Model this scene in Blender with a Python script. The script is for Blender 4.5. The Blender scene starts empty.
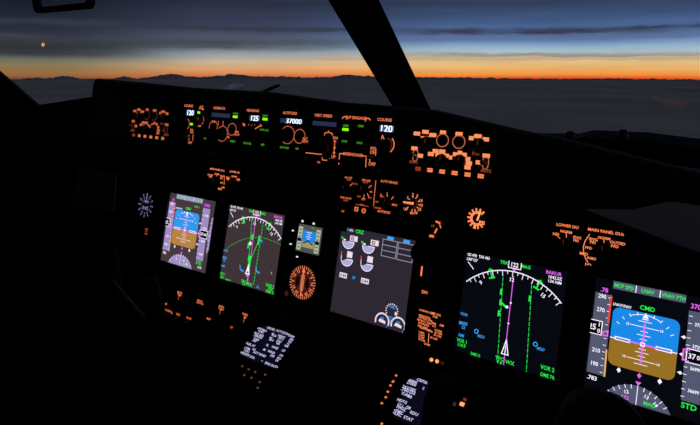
import bpy, math, random
from mathutils import Vector, Matrix
random.seed(7)
SC = bpy.context.scene
COL = SC.collection
PI = math.pi
R = math.radians

# ------------------------------------------------------------------ materials
def lin(c):
    return tuple((v/255/12.92 if v/255 <= .04045 else ((v/255+.055)/1.055)**2.4) for v in c)
MATS = {}
def emit(name, rgb, k=1.0, lamp=False, base=(.01, .01, .01)):
    if name in MATS: return MATS[name]
    m = bpy.data.materials.new(name); m.use_nodes = True
    b = m.node_tree.nodes['Principled BSDF']
    b.inputs['Base Color'].default_value = base+(1,)
    b.inputs['Roughness'].default_value = .35
    b.inputs['Specular IOR Level'].default_value = .2
    b.inputs['Emission Color'].default_value = lin(rgb)+(1,)
    b.inputs['Emission Strength'].default_value = k
    m.cycles.emission_sampling = 'AUTO' if lamp else 'NONE'
    MATS[name] = m; return m
def surf(name, col, rough=.5, metal=0, spec=.5, noise=0, scale=80, bump=0):
    if name in MATS: return MATS[name]
    m = bpy.data.materials.new(name); m.use_nodes = True
    nt = m.node_tree; b = nt.nodes['Principled BSDF']
    b.inputs['Roughness'].default_value = rough
    b.inputs['Metallic'].default_value = metal
    b.inputs['Specular IOR Level'].default_value = spec
    b.inputs['Base Color'].default_value = tuple(col)+(1,)
    if noise or bump:
        tc = nt.nodes.new('ShaderNodeTexCoord'); n = nt.nodes.new('ShaderNodeTexNoise')
        n.inputs['Scale'].default_value = scale; n.inputs['Detail'].default_value = 4
        nt.links.new(tc.outputs['Object'], n.inputs['Vector'])
        if noise:
            cr = nt.nodes.new('ShaderNodeValToRGB')
            cr.color_ramp.elements[0].position = .3; cr.color_ramp.elements[1].position = .7
            cr.color_ramp.elements[0].color = tuple(c*(1-noise) for c in col)+(1,)
            cr.color_ramp.elements[1].color = tuple(c*(1+noise) for c in col)+(1,)
            nt.links.new(n.outputs['Fac'], cr.inputs['Fac']); nt.links.new(cr.outputs['Color'], b.inputs['Base Color'])
        if bump:
            bp = nt.nodes.new('ShaderNodeBump'); bp.inputs['Strength'].default_value = bump; bp.inputs['Distance'].default_value = .002
            nt.links.new(n.outputs['Fac'], bp.inputs['Height']); nt.links.new(bp.outputs['Normal'], b.inputs['Normal'])
    MATS[name] = m; return m
def glass(name, tint=(1, 1, 1), refl=.05):
    if name in MATS: return MATS[name]
    m = bpy.data.materials.new(name); m.use_nodes = True
    nt = m.node_tree; nt.nodes.clear()
    o = nt.nodes.new('ShaderNodeOutputMaterial'); t = nt.nodes.new('ShaderNodeBsdfTransparent'); g = nt.nodes.new('ShaderNodeBsdfGlossy')
    mx = nt.nodes.new('ShaderNodeMixShader')
    t.inputs['Color'].default_value = tuple(tint)+(1,); g.inputs['Roughness'].default_value = .02
    mx.inputs['Fac'].default_value = refl
    nt.links.new(t.outputs[0], mx.inputs[1]); nt.links.new(g.outputs[0], mx.inputs[2]); nt.links.new(mx.outputs[0], o.inputs['Surface'])
    MATS[name] = m; return m

PANEL = surf('panel_paint', (.022, .021, .02), .55, noise=.12, scale=60, spec=.25)
BEZEL = surf('bezel_plastic', (.012, .012, .012), .5, spec=.25)
KNOB = surf('knob_plastic', (.014, .014, .014), .45, spec=.3)
BUTTON = surf('button_plastic', (.018, .018, .019), .5, spec=.25)
VINYL = surf('glareshield_vinyl', (.014, .014, .015), .6, spec=.3, bump=.35, scale=350)
TRIM = surf('frame_paint', (.008, .008, .008), .75, spec=.06, noise=.15, scale=30)
WALL = surf('sidewall_lining', (.03, .03, .03), .75, spec=.2, noise=.1, scale=25)
YOKE = surf('yoke_plastic', (.012, .012, .012), .6, spec=.15, noise=.1, scale=90)
METAL = surf('grey_metal', (.25, .25, .26), .35, metal=1)
PAPER = surf('grey_card', (.24, .22, .27), .9, spec=.1, noise=.06, scale=40)
CABLE = surf('grey_cable', (.30, .31, .34), .4)
RUBBER = surf('black_rubber', (.012, .012, .012), .7, spec=.2)

AMBER = emit('amber_legend', (255, 134, 80), 1.22)
AMBER_DIM = emit('amber_legend_faint', (255, 110, 60), .35)
POINTER = emit('pointer_line', (120, 55, 30), .35)
AMBER_HOT = emit('amber_lamp', (255, 150, 95), 1.5)
AMBER_RED = emit('amber_red_legend', (238, 98, 54), .72)
GREEN_HOT = emit('green_lightbar', (135, 255, 20), 1.15)
GREEN_LEG = emit('green_legend', (84, 190, 40), .75)
LCD_WHITE = emit('lcd_digit', (225, 238, 255), 1.7)
LCD_BACK = emit('lcd_back', (44, 56, 88), .75, base=(.02, .02, .03))
LCD_LIT = emit('lcd_back_bright', (70, 85, 125), 1.0)
WHITE = emit('symbol_white', (245, 238, 255), 1.15)
GREEN_DIM = emit('symbol_green_thin', (60, 190, 75), .8)
GREEN = emit('symbol_green', (38, 240, 78), 1.0)
MAGENTA = emit('symbol_magenta', (235, 105, 245), 1.0)
CYAN = emit('symbol_cyan', (60, 165, 255), 1.0)
AMBERLINE = emit('symbol_amber', (235, 185, 105), 1.0)
RED = emit('symbol_red', (245, 70, 55), 1.0)
SKYBLUE = emit('horizon_sky', (26, 138, 232), 1.0, True)
EARTH = emit('horizon_ground', (152, 112, 36), 1.0, True)
TAPE = emit('tape_grey', (84, 88, 112), 1.0)
SCREEN = emit('screen_dark', (7, 9, 17), 1.0, True)
SKYBLUE_P = emit('horizon_sky_pale', (52, 152, 236), 1.0, True)
EARTH_P = emit('horizon_ground_pale', (184, 132, 66), 1.0, True)
TAPE_P = emit('tape_lavender', (158, 140, 196), 1.0)
SCREEN_P = emit('screen_warm_grey', (70, 57, 62), 1.0, True)
SCREEN_N = emit('screen_brown_grey', (62, 52, 55), 1.0, True)
SCREEN_E = emit('screen_engine', (45, 40, 50), 1.0, True)
BOX_GREY = emit('box_line_grey', (148, 148, 172), 1.0)
GAUGE_FILL = emit('gauge_fill', (175, 172, 215), 1.0)
PINKWHITE = emit('readout_pink_white', (238, 222, 238), 1.0)
CDU_BACK = emit('cdu_back', (10, 10, 26), 1.0, True)
CDU_TEXT = emit('cdu_text', (205, 203, 245), 1.05)
CLOCK_LEG = emit('clock_legend', (165, 160, 215), .62)
SB_BACK = emit('standby_back', (78, 84, 76), 1.0, True)
SB_TAPE = emit('standby_tape', (172, 184, 158), 1.0)
SB_EARTH = emit('standby_ground', (160, 150, 110), 1.0)
RMI_FACE = emit('rmi_face', (105, 34, 20), .45)
RMI_LEG = emit('rmi_legend', (250, 140, 95), .95)

# ------------------------------------------------------------------ objects
def tag(o, label=None, cat=None, group=None, kind=None):
    if label: o['label'] = label
    if cat: o['category'] = cat
    if group: o['group'] = group
    if kind: o['kind'] = kind
    return o
class Plane:
    def __init__(s, y0, z0, t): s.o = Vector((0, y0, z0)); s.t = t
    def pt(s, u, v, w=0):
        c, n = math.cos(s.t), math.sin(s.t)
        return s.o+Vector((u, v*n-w*c, v*c+w*n))
    def rot(s): return (PI/2-s.t, 0, 0)
MAIN = Plane(0.00289, -0.00082, 0.27650); MCP = Plane(-0.23269, -0.00083, 0.22689); CDU = Plane(-0.08639, -0.21380, 1.08210)
def unit(name, plane, u, v, label, cat, group=None, w=0):
    o = bpy.data.objects.new(name, None); COL.objects.link(o)
    o.empty_display_size = .02
    o.location = plane.pt(u, v, w); o.rotation_euler = plane.rot()
    return tag(o, label, cat, group)
def empty(name, loc, label, cat, group=None, rot=(0, 0, 0)):
    o = bpy.data.objects.new(name, None); COL.objects.link(o); o.location = loc; o.rotation_euler = rot; o.empty_display_size = .02
    return tag(o, label, cat, group)

_tx = {}
def glyphs(s):
    if s not in _tx:
        c = bpy.data.curves.new('t', 'FONT'); c.body = s; c.align_x = 'CENTER'; c.align_y = 'CENTER'; c.size = 1; c.offset = .018; c.resolution_u = 2
        o = bpy.data.objects.new('t', c); COL.objects.link(o)
        dg = bpy.context.evaluated_depsgraph_get()
        me = bpy.data.meshes.new_from_object(o.evaluated_get(dg))
        vs = [tuple(v.co) for v in me.vertices]; fs = [tuple(p.vertices) for p in me.polygons]
        bpy.data.objects.remove(o); bpy.data.curves.remove(c); bpy.data.meshes.remove(me)
        if vs:
            ys = [v[1] for v in vs]; xs = [v[0] for v in vs]
            cy = (max(ys)+min(ys))/2; cx = (max(xs)+min(xs))/2; h = .73
            vs = [((x-cx)/h, (y-cy)/h, 0) for x, y, _ in vs]
        _tx[s] = (vs, fs)
    return _tx[s]

def legend(t, s, x, y, h, z, mat, wide=1, name='legend'):
    return G().text(s, x, y, h, z, mat, 0, wide).build(name, t)
def stroke(t, pts, w, z, mat, name='guide_line'):
    return G().line(pts, w, z, mat).build(name, t)
class G:
    """collects shapes in a thing's own frame: x right, y up, z out of its face"""
    def __init__(s): s.v = []; s.f = []; s.m = []; s.mats = []; s.smooth = []
    def mi(s, m):
        if m not in s.mats: s.mats.append(m)
        return s.mats.index(m)
    def add(s, vs, fs, mat, smooth=False):
        b = len(s.v); i = s.mi(mat)
        s.v += [tuple(v) for v in vs]; s.f += [tuple(b+k for k in f) for f in fs]; s.m += [i]*len(fs); s.smooth += [smooth]*len(fs)
        return s
    def poly(s, pts, z, mat): return s.add([(x, y, z) for x, y in pts], [tuple(range(len(pts)))], mat)
    def slab(s, pts, z0, z1, mat):
        n = len(pts)
        vs = [(x, y, z0) for x, y in pts]+[(x, y, z1) for x, y in pts]
        fs = [tuple(range(n, 2*n)), tuple(reversed(range(n)))]+[(i, (i+1) % n, n+(i+1) % n, n+i) for i in range(n)]
        return s.add(vs, fs, mat)
    def box(s, x, y, w, h, z0, z1, mat, a=0, bev=0):
        c, n = math.cos(a), math.sin(a)
        def q(w, h): return [(x+c*p-n*r, y+n*p+c*r) for p, r in ((-w/2, -h/2), (w/2, -h/2), (w/2, h/2), (-w/2, h/2))]
        if not bev: return s.slab(q(w, h), z0, z1, mat)
        A, B = q(w, h), q(w-2*bev, h-2*bev)
        vs = [(p[0], p[1], z0) for p in A]+[(p[0], p[1], z1-bev) for p in A]+[(p[0], p[1], z1) for p in B]
        fs = [(3, 2, 1, 0), (8, 9, 10, 11)]
        for k in (0, 4): fs += [(k+i, k+(i+1) % 4, k+4+(i+1) % 4, k+4+i) for i in range(4)]
        return s.add(vs, fs, mat)
    def rect(s, x, y, w, h, z, mat, a=0):
        c, n = math.cos(a), math.sin(a)
        return s.poly([(x+c*p-n*r, y+n*p+c*r) for p, r in ((-w/2, -h/2), (w/2, -h/2), (w/2, h/2), (-w/2, h/2))], z, mat)
    def frame(s, x, y, w, h, t, z0, z1, mat):
        o = [(x-w/2, y-h/2), (x+w/2, y-h/2), (x+w/2, y+h/2), (x-w/2, y+h/2)]
        i = [(x-w/2+t, y-h/2+t), (x+w/2-t, y-h/2+t), (x+w/2-t, y+h/2-t), (x-w/2+t, y+h/2-t)]
        vs = [(p, q, z0) for p, q in o]+[(p, q, z1) for p, q in o]+[(p, q, z0) for p, q in i]+[(p, q, z1) for p, q in i]
        fs = []
        for k in range(4):
            j = (k+1) % 4
            fs += [(k, j, 4+j, 4+k), (4+k, 4+j, 12+j, 12+k), (12+k, 12+j, 8+j, 8+k), (8+k, 8+j, j, k)]
        return s.add(vs, fs, mat)
    def line(s, pts, w, z, mat, closed=False):
        pts = list(pts)+([pts[0]] if closed else [])
        for (x0, y0), (x1, y1) in zip(pts, pts[1:]):
            d = math.hypot(x1-x0, y1-y0) or 1e-9; dx, dy = (x1-x0)/d*w/2, (y1-y0)/d*w/2
            s.poly([(x0-dx+dy, y0-dy-dx), (x1+dx+dy, y1+dy-dx), (x1+dx-dy, y1+dy+dx), (x0-dx-dy, y0-dy+dx)], z, mat)
        return s
    def dash(s, a, b, w, z, mat, on=.006, off=.003):
        L = math.hypot(b[0]-a[0], b[1]-a[1]); t = 0
        while t < L:
            e = min(L, t+on); f = lambda q: (a[0]+(b[0]-a[0])*q/L, a[1]+(b[1]-a[1])*q/L)
            s.line([f(t), f(e)], w, z, mat); t += on+off
        return s
    def arc(s, x, y, r, a0, a1, w, z, mat, n=32):
        vs = []
        for k in range(n+1):
            a = R(a0+(a1-a0)*k/n)
            for q in (r-w/2, r+w/2): vs.append((x+q*math.cos(a), y+q*math.sin(a), z))
        return s.add(vs, [(2*k, 2*k+1, 2*k+3, 2*k+2) if a1 < a0 else (2*k+2, 2*k+3, 2*k+1, 2*k) for k in range(n)], mat)
    def pie(s, x, y, r, a0, a1, z, mat, n=24):
        return s.poly([(x, y)]+[(x+r*math.cos(R(a0+(a1-a0)*k/n)), y+r*math.sin(R(a0+(a1-a0)*k/n))) for k in range(n+1)], z, mat)
    def disc(s, x, y, r, z, mat, n=20):
        return s.poly([(x+r*math.cos(2*PI*k/n), y+r*math.sin(2*PI*k/n)) for k in range(n)], z, mat)
    def lathe(s, x, y, prof, mat, n=24, flute=0):
        vs = []; m = len(prof)
        for r, z in prof:
            for k in range(n):
                q = r*(1-flute*(k % 2)); vs.append((x+q*math.cos(2*PI*k/n), y+q*math.sin(2*PI*k/n), z))
        fs = [(i*n+k, i*n+(k+1) % n, (i+1)*n+(k+1) % n, (i+1)*n+k) for i in range(m-1) for k in range(n)]
        fs += [tuple((m-1)*n+k for k in range(n)), tuple(reversed(range(n)))]
        return s.add(vs, fs, mat, not flute)
    def text(s, t, x, y, h, z, mat, a=0, wide=1):
        vs, fs = glyphs(t); c, n = math.cos(a)*h, math.sin(a)*h
        return s.add([(x+c*p*wide-n*q, y+n*p*wide+c*q, z) for p, q, _ in vs], fs, mat)
    def build(s, name, parent=None, mats=None):
        me = bpy.data.meshes.new(name); me.from_pydata(s.v, [], s.f)
        for m in s.mats: me.materials.append(m)
        for p, i, sm in zip(me.polygons, s.m, s.smooth): p.material_index = i; p.use_smooth = sm
        me.update()
        o = bpy.data.objects.new(name, me); COL.objects.link(o)
        if parent: o.parent = parent
        return o
def tube(name, pts, rad, mat, parent=None, res=6, closed=False):
    c = bpy.data.curves.new(name, 'CURVE'); c.dimensions = '3D'; c.bevel_depth = 1; c.bevel_resolution = res; c.use_fill_caps = True; c.resolution_u = 6
    sp = c.splines.new('NURBS'); sp.points.add(len(pts)-1); sp.use_endpoint_u = not closed; sp.use_cyclic_u = closed; sp.order_u = 3
    if not isinstance(rad, (list, tuple)): rad = [rad]*len(pts)
    for p, q, r in zip(sp.points, pts, rad): p.co = tuple(q)+(1,); p.radius = r
    o = bpy.data.objects.new(name, c); COL.objects.link(o)
    dg = bpy.context.evaluated_depsgraph_get(); me = bpy.data.meshes.new_from_object(o.evaluated_get(dg)); me.name = name
    bpy.data.objects.remove(o); bpy.data.curves.remove(c)
    for p in me.polygons: p.use_smooth = True
    me.materials.append(mat) if not me.materials else None
    o = bpy.data.objects.new(name, me); COL.objects.link(o)
    if parent: o.parent = parent
    return o
def mesh(name, vs, fs, mat, parent=None, smooth=False):
    return_ = G().add(vs, fs, mat, smooth).build(name, parent); return return_
def knob(parent, x, y, r, h=.008, pointer=None, name='knob', skirt=True):
    prof = [(r*1.12, .0), (r*1.12, .002), (r, .003), (r*.95, h-.0015), (r*.8, h)] if skirt else [(r, 0), (r*.96, h-.001), (r*.8, h)]
    o = G().lathe(x, y, prof, KNOB, 28, .05).build(name, parent)
    if pointer is not None:
        a = R(pointer); G().line([(x+r*.1*math.cos(a), y+r*.1*math.sin(a)), (x+r*.75*math.cos(a), y+r*.75*math.sin(a))], r*.16, h+.0004, POINTER).build('pointer_mark', o)
    return o
def toggle(parent, x, y, name='toggle_switch'):
    g = G().lathe(x, y, [(.005, 0), (.005, .002), (.0022, .003), (.002, .009), (.0034, .015), (.003, .017), (.001, .018)], METAL, 14)
    return g.build(name, parent)

# ------------------------------------------------------------------ display units
def display(u, v, label, back, side=.172, w=None, name='display_unit'):
    t = unit(name, MAIN, u, v, label, 'screen', None, .0005)
    w = w or side
    g = G().frame(0, 0, w+.03, side+.03, .0155, 0, .007, BEZEL)
    for sx in (-1, 1):
        for sy in (-1, 1): g.lathe(sx*(w/2+.008), sy*(side/2+.008), [(.003, .007), (.0028, .008)], KNOB, 10)
    g.build('bezel', t)
    G().box(0, 0, w+.001, side+.001, 0, .0016, back).build('screen', t)
    return t
Z1, Z2, Z3, Z4 = .0019, .0022, .0025, .0028

def pfd(t, sky, earth, tape, mach, lower):
    # flight mode row
    g = G().box(-.0125, .079, .0965, .0115, .0016, Z1, tape)
    for x in (-.029, .003): g.rect(x, .079, .0012, .0105, Z2, WHITE)
    g.text('MCP SPD', -.0455, .079, .0058, Z2, GREEN, wide=.85).text('LNAV', -.013, .079, .0058, Z2, GREEN, wide=.85).text('VNAV PTH', .020, .079, .0058, Z2, GREEN, wide=.8)
    g.build('mode_annunciator', t)
    # attitude
    a = G(); x0, x1, y1, y0 = -.0568, .0322, .0472, -.0385; hy = .0012; r = .010
    def corner(cx, cy, a0): return [(cx+r*math.cos(R(a0+k*15)), cy+r*math.sin(R(a0+k*15))) for k in range(7)]
    a.slab([(x0, hy), (x1, hy)]+corner(x1-r, y1-r, 0)+corner(x0+r, y1-r, 90), .0016, Z1, sky)
    a.slab(corner(x0+r, y0+r, 180)+corner(x1-r, y0+r, 270)+[(x1, hy), (x0, hy)], .0016, Z1, earth)
    cx = (x0+x1)/2
    a.rect(cx, hy, x1-x0, .0013, Z2, WHITE)
    for dy, w in ((.0255, .038), (-.0225, .038), (.0135, .018), (-.0115, .018), (.019, .010), (.0075, .010), (-.0065, .010), (-.017, .010), (-.0285, .018), (.0335, .018)):
        a.rect(cx, hy+dy, w, .0009, Z2, WHITE)
    for dy in (.0255, -.0225):
        for sx in (-1, 1): a.text('10', cx+sx*.0225, hy+dy, .0036, Z2, WHITE)
    a.arc(cx, .004, .0405, 60, 120, .0009, Z2, WHITE)
    for q in (30, 45, 60, 75, 105, 120, 135, 150):
        c, s = math.cos(R(q)), math.sin(R(q)); a.line([(cx+.0395*c, .004+.0395*s), (cx+.0435*c, .004+.0435*s)], .0009, Z2, WHITE)
    a.poly([(cx, .0475), (cx-.004, .040), (cx+.004, .040)], Z3, WHITE); a.rect(cx, .0382, .008, .0016, Z3, WHITE)
    a.line([(cx, -.024), (cx, .031)], .0022, Z3, MAGENTA); a.line([(cx-.018, .0015), (cx+.018, .0015)], .0022, Z3, MAGENTA)
    for sx in (-1, 1):
        a.box(cx+sx*.0275, .0018, .021, .0052, Z2, Z3, WHITE); a.box(cx+sx*.0275, .0018, .018, .0024, Z3, Z4, MATS['wing_fill'])
    a.frame(cx, .0018, .006, .006, .0013, Z3, Z4, WHITE)
    a.build('attitude_display', t)
    d = G()
    d.text('CMD', cx+.001, .0545, .0066, Z2, GREEN); d.text('LNAV/VNAV', -.045, .0508, .0042, Z2, WHITE, wide=.8)
    if lower: d.text('VOR 1', .018, .063, .005, Z2, GREEN)
    d.build('mode_text', t)
    for y in (.026, .0018, -.024): G().poly([(.0345, y), (.0385, y+.0025), (.041, y), (.0385, y-.0025)], Z2, WHITE).build('deviation_pointer', t)
    for x in (-.04, -.0123, .0145): G().poly([(x, -.0395), (x-.003, -.0435), (x, -.0475), (x+.003, -.0435)], Z2, MAGENTA if abs(x+.0123) < .001 else WHITE).build('deviation_pointer', t)
    # speed tape
    s = G(); s.slab([(-.084, -.0585), (-.0585, -.0585), (-.0608, .0628), (-.084, .0628)], .0016, Z1, tape)
    for k in range(12):
        y = -.054+k*.0102; s.rect(-.0635, y, .004, .0009, Z2, WHITE)
        if k % 2 and k not in (5, 7): s.text(str(180+k*10), -.074, y, .0062, Z2, WHITE, wide=.9)
    for k in range(9): s.rect(-.0615, .0595-k*.0046, .0036, .0028, Z3, RED)
    s.line([(-.0612, .0615), (-.0609, .0215)], .0012, Z2, RED)
    s.line([(-.0595, -.020), (-.0585, -.058)], .0022, Z2, AMBERLINE)
    s.box(-.0795, .0105, .021, .0215, Z2, Z3, WHITE); s.box(-.0795, .0105, .0185, .019, Z3, Z4, MATS['readout_black'])
    s.text('25', -.083, .0105, .0088, .0030, WHITE, wide=.9); s.text('1', -.0735, .0155, .0062, .0030, WHITE); s.text('0', -.0735, .006, .0062, .0030, WHITE)
    s.line([(-.067, .006), (-.0605, .009), (-.0605, .0015), (-.067, .001)], .0018, Z3, MAGENTA, True)
    s.text('.78', -.072, .0683, .0066, Z2, MAGENTA); s.text(mach, -.0755, -.0655, .0062, Z2, WHITE)
    s.build('speed_tape', t)
    # altitude tape
    b = G(); b.slab([(.0428, -.0605), (.0655, -.0605), (.0655, .0645), (.0408, .0645)], .0016, Z1, tape)
    for k in range(12):
        y = -.055+k*.0102; b.rect(.044, y, .0045, .0009, Z2, WHITE)
        if k % 3 == 1: b.text(str(36600+k*100//3*3), .0565, y, .0048, Z2, WHITE, wide=.85)
    b.box(.056, .0025, .026, .020, Z2, Z3, WHITE); b.box(.056, .0025, .0235, .0175, Z3, Z4, MATS['readout_black'])
    b.text('37', .0505, .0025, .0075, .0030, WHITE, wide=.9); b.text('000', .0615, .0025, .006, .0030, WHITE, wide=.85)
    b.line([(.0465, -.005), (.0395, -.005), (.0395, .0095), (.0465, .0095)], .002, Z4, MAGENTA)
    b.text('37000', .053, .0715, .0072, Z2, MAGENTA, wide=.85); b.text('STD', .053, -.0665, .0078, Z2, GREEN)
    if lower: b.text('29.92', .058, -.076, .0055, Z2, WHITE, wide=.8)
    b.build('altitude_tape', t)
    v = G(); v.slab([(.0725, -.034), (.0745, -.0415), (.0868, -.013), (.0878, .019), (.0788, .0470), (.0745, .0440), (.0745, .020), (.071, .014), (.071, -.010), (.0735, -.016)][::-1], .0016, Z1, tape)
    for y in (-.028, -.018, -.008, .002, .012, .022, .032): v.rect(.0755, y, .0035, .0009, Z2, WHITE)
    v.line([(.0875, .002), (.076, .0025)], .0014, Z2, WHITE)
    v.build('vertical_speed_scale', t)
    # compass rose, cut off by the screen's lower edge
    c = G(); cxx, cyy, rr = -.0125, -.1095, .0508; h = math.degrees(math.asin((-.0858-cyy)/rr))
    c.slab([(cxx+rr*math.cos(R(h+(180-2*h)*k/24)), cyy+rr*math.sin(R(h+(180-2*h)*k/24))) for k in range(25)], .0016, Z1, tape)
    for q in range(40, 141, 10):
        cc, ss = math.cos(R(q)), math.sin(R(q))
        if cyy+(rr-.006)*ss > -.0855: c.line([(cxx+rr*cc, cyy+rr*ss), (cxx+(rr-.0045)*cc, cyy+(rr-.0045)*ss)], .001, Z2, WHITE)
    for q, s_ in ((110, '12'), (72, '13'), (52, '14')): c.text(s_, cxx+.041*math.cos(R(q)), cyy+.041*math.sin(R(q)), .0052, Z2, WHITE, R(q-90))
    c.line([(cxx, -.0855), (cxx, -.0585)], .001, Z3, WHITE); c.poly([(cxx, -.0582), (cxx-.004, -.0525), (cxx+.004, -.0525)], Z2, MAGENTA)
    c.text('122', cxx-.015, -.0795, .0055, Z2, MAGENTA); c.text('MAG', cxx+.017, -.0795, .0052, Z2, GREEN)
    c.build('compass_rose', t)
emit('wing_fill', (96, 128, 214), 1.0); emit('readout_black', (6, 6, 10), 1.0)

tC = display(-0.5100, -0.0425, 'primary flight display at far left, brightly washed pale, blue over brown horizon', SCREEN_P)
pfd(tC, SKYBLUE_P, EARTH_P, TAPE_P, '.783', True)
tF = display(0.5085, -0.0425, 'large primary flight display at lower right with saturated blue and brown horizon', SCREEN)
pfd(tF, SKYBLUE, EARTH, TAPE, '.783', False)

RA, CA = .1137, -.046
def compass(t, w):
    a0 = math.degrees(math.asin((.034-CA)/RA))
    g = G().arc(0, CA, RA, a0, 180-a0, .0016*w, Z2, WHITE, 48)
    k = 0
    for q in [46+4.5*i for i in range(20)]:
        if not a0 < q < 180-a0: continue
        L = .0085 if k % 2 == 0 else .0045; k += 1
        c, s = math.cos(R(q)), math.sin(R(q)); g.line([(RA*c, CA+RA*s), ((RA-L)*c, CA+(RA-L)*s)], .0011*w, Z2, WHITE)
    for q, s_ in ((91, '12'), (59, '15'), (123, '9')): g.text(s_, (RA-.0135)*math.cos(R(q)), CA+(RA-.0135)*math.sin(R(q)), .0064, Z2, WHITE, R(q-90))
    g.build('compass_arc', t)
    for q in (110.5, 67.5):
        b = G()
        c, s = math.cos(R(q)), math.sin(R(q))
        f = lambda r, o: (r*c-o*s, CA+r*s+o*c)
        b.line([f(RA+.004, 0), f(RA-.011, 0)], .0020, Z3, GREEN); b.line([f(RA-.011, -.004), f(RA-.011, .004)], .0026, Z3, GREEN); b.line([f(RA+.002, -.003), f(RA+.002, .003)], .002, Z3, GREEN)
        b.build('heading_bug', t)
    h = G().text('TRK', -.0185, .0795, .0055, Z2, GREEN, wide=.95).text('MAG', .0185, .0795, .0055, Z2, GREEN, wide=.95).text('122', 0, .079, .0075, Z2, WHITE, wide=.9)
    h.line([(-.0105, .0835), (-.0105, .073), (.0105, .073), (.0105, .0835)], .0013, Z2, WHITE)
    h.poly([(0, .067), (-.0035, .0725), (.0035, .0725)], Z2, MAGENTA)
    h.build('heading_readout', t)
    d = G().text('GS 478  TAS 463', -.0645, .0812, .0048, Z2, WHITE, wide=.88).text('240°/27', -.075, .0735, .0048, Z2, WHITE, wide=.95)
    d.line([(-.0815, .068), (-.071, .058)], .0014, Z2, WHITE)
    d.build('wind_readout', t)
    e = G().text('BAKUR', .064, .0785, .0056, Z2, MAGENTA).text('1042.5Z', .067, .0715, .0048, Z2, WHITE).text('134 NM', .067, .065, .0048, Z2, WHITE)
    e.build('waypoint_readout', t)

tN = display(0.2955, -0.0430, 'navigation display beside lower right screen, black with white compass arc', SCREEN)
compass(tN, 1)
g = G().line([(0.0000,0.0600), (0.0015,-0.0849)], .0013, Z2, MAGENTA)
for p in ((0.0009,0.0161), (0.0011,-0.0177)): g.disc(p[0], p[1], .0016, Z2, WHITE, 8)
x, y = (0.0013,-0.0604); g.line([(x, y+.0155), (x-.0055, y-.008), (x+.0055, y-.008)], .0016, Z3, WHITE, True); g.rect(x, y-.001, .0015, .013, Z3, WHITE)
g.build('route_line', tN)
g = G().dash((-0.0175,0.0546), (-0.0089,-0.0908), .0010, Z2, GREEN, .0055, .003).build('range_line', tN)
G().dash((0.0312,0.0521), (0.0396,-0.0891), .0010, Z2, GREEN, .0055, .003).build('range_line', tN)
for p in ((-0.0174,0.0306), (-0.0163,0.0132), (-0.0169,-0.0052), (0.0310,0.0304)): stroke(tN, [(p[0], p[1]+.003), (p[0], p[1]-.003)], .0036, Z3, GREEN, 'range_mark')
x, y = (-0.0039,0.0081); G().line([(-0.0151,0.0129), (-0.0068,0.0080)], .0034, Z3, GREEN).disc(x-.0008, y, .0026, Z3, WHITE, 10).build('waypoint_mark', tN)
for p, q in (((-0.0517,-0.0445), (-0.0423,-0.0507)), ((0.0484,-0.0390), (0.0577,-0.0441))):
    G().arc(p[0], p[1], .0032, 0, 360, .0014, Z2, CYAN, 16).text('MZLD', q[0], q[1], .0045, Z2, CYAN, wide=.75).build('station_mark', tN)
g = G()
g.text('VOR', -0.0774,-0.0218, .0048, Z2, CYAN).text('MNDF', -0.0765,-0.0375, .0058, Z2, CYAN, wide=.7).text('32', -0.0756,-0.0443, .005, Z2, CYAN).text('DME', -0.0775,-0.0583, .0048, Z2, CYAN, wide=.8)
g.build('station_text', tN)
g = G().text('VOR 1', -0.0756,-0.0672, .0062, Z2, GREEN, wide=.8).text('114.9', -0.0746,-0.0745, .0062, Z2, GREEN, wide=.8).text('DME 31', -0.0485,-0.0829, .0048, Z2, GREEN, wide=.8)
g.build('radio_readout', tN); g = G()
g.text('TFC', -0.0064,-0.0777, .0062, Z2, GREEN).text('TA', -0.0056,-0.0842, .0058, Z2, GREEN).text('WX', 0.0112,-0.0793, .0062, Z2, GREEN)
g.build('traffic_text', tN); g = G()
g.text('VOR 2', 0.0712,-0.0709, .0066, Z2, GREEN, wide=.85).text('DME 74.6', 0.0746,-0.0822, .0058, Z2, GREEN, wide=.8)
g.build('radio_readout', tN)

tM = display(-0.2945, -0.0430, 'navigation display left of centre, brown-grey screen with green arc and route', SCREEN_N)
compass(tM, 1.15)
g = G().line([(-0.0011,0.0674), (0.0023,-0.0800)], .0016, Z2, MAGENTA)
x, y = (-0.0020,-0.0506); g.line([(x, y+.012), (x-.005, y-.008), (x+.005, y-.008)], .0028, Z3, WHITE, True); g.disc(x, y+.001, .0032, Z3, WHITE, 10)
x, y = (-0.0062,0.0088); g.disc(x, y, .0042, Z3, WHITE, 10); x, y = (-0.0014,-0.0615); g.disc(x, y, .0036, Z3, MAGENTA, 10)
g.build('route_line', tM)
g = G().dash((-0.0119,0.0641), (0.0000,-0.0722), .0013, Z2, GREEN, .006, .0035).build('range_line', tM)
G().dash((0.0227,0.0611), (0.0207,-0.0771), .0012, Z2, GREEN, .004, .0035).build('range_line', tM)
g = G()
stroke(tM, [(0.0177,0.0219), (-0.0022,-0.0380)], .0012, Z2, GREEN, 'range_line')
for p in ((-0.0038,0.0237), (0.0179,0.0246), (-0.0112,0.0029), (0.0173,0.0163), (-0.0044,-0.0235)): stroke(tM, [(p[0], p[1]+.004), (p[0], p[1]-.004)], .0042, Z3, GREEN, 'range_mark')
stroke(tM, [(-0.0001,-0.0221), (-0.0003,-0.0365)], .0068, Z3, GREEN, 'range_mark'); stroke(tM, [(0.0199,0.0222), (0.0264,0.0195)], .004, Z3, CYAN, 'waypoint_mark')
g = G().line([(-0.0817,-0.0212), (-0.0695,-0.0093), (-0.0539,0.0009), (-0.0361,0.0108), (-0.0181,0.0179), (0.0001,0.0232)], .0010, Z2, GREEN_DIM)
q = [(0.0023,0.0236), (0.0183,0.0264), (0.0367,0.0274), (0.0516,0.0261), (0.0664,0.0244), (0.0813,0.0212)]
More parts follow.
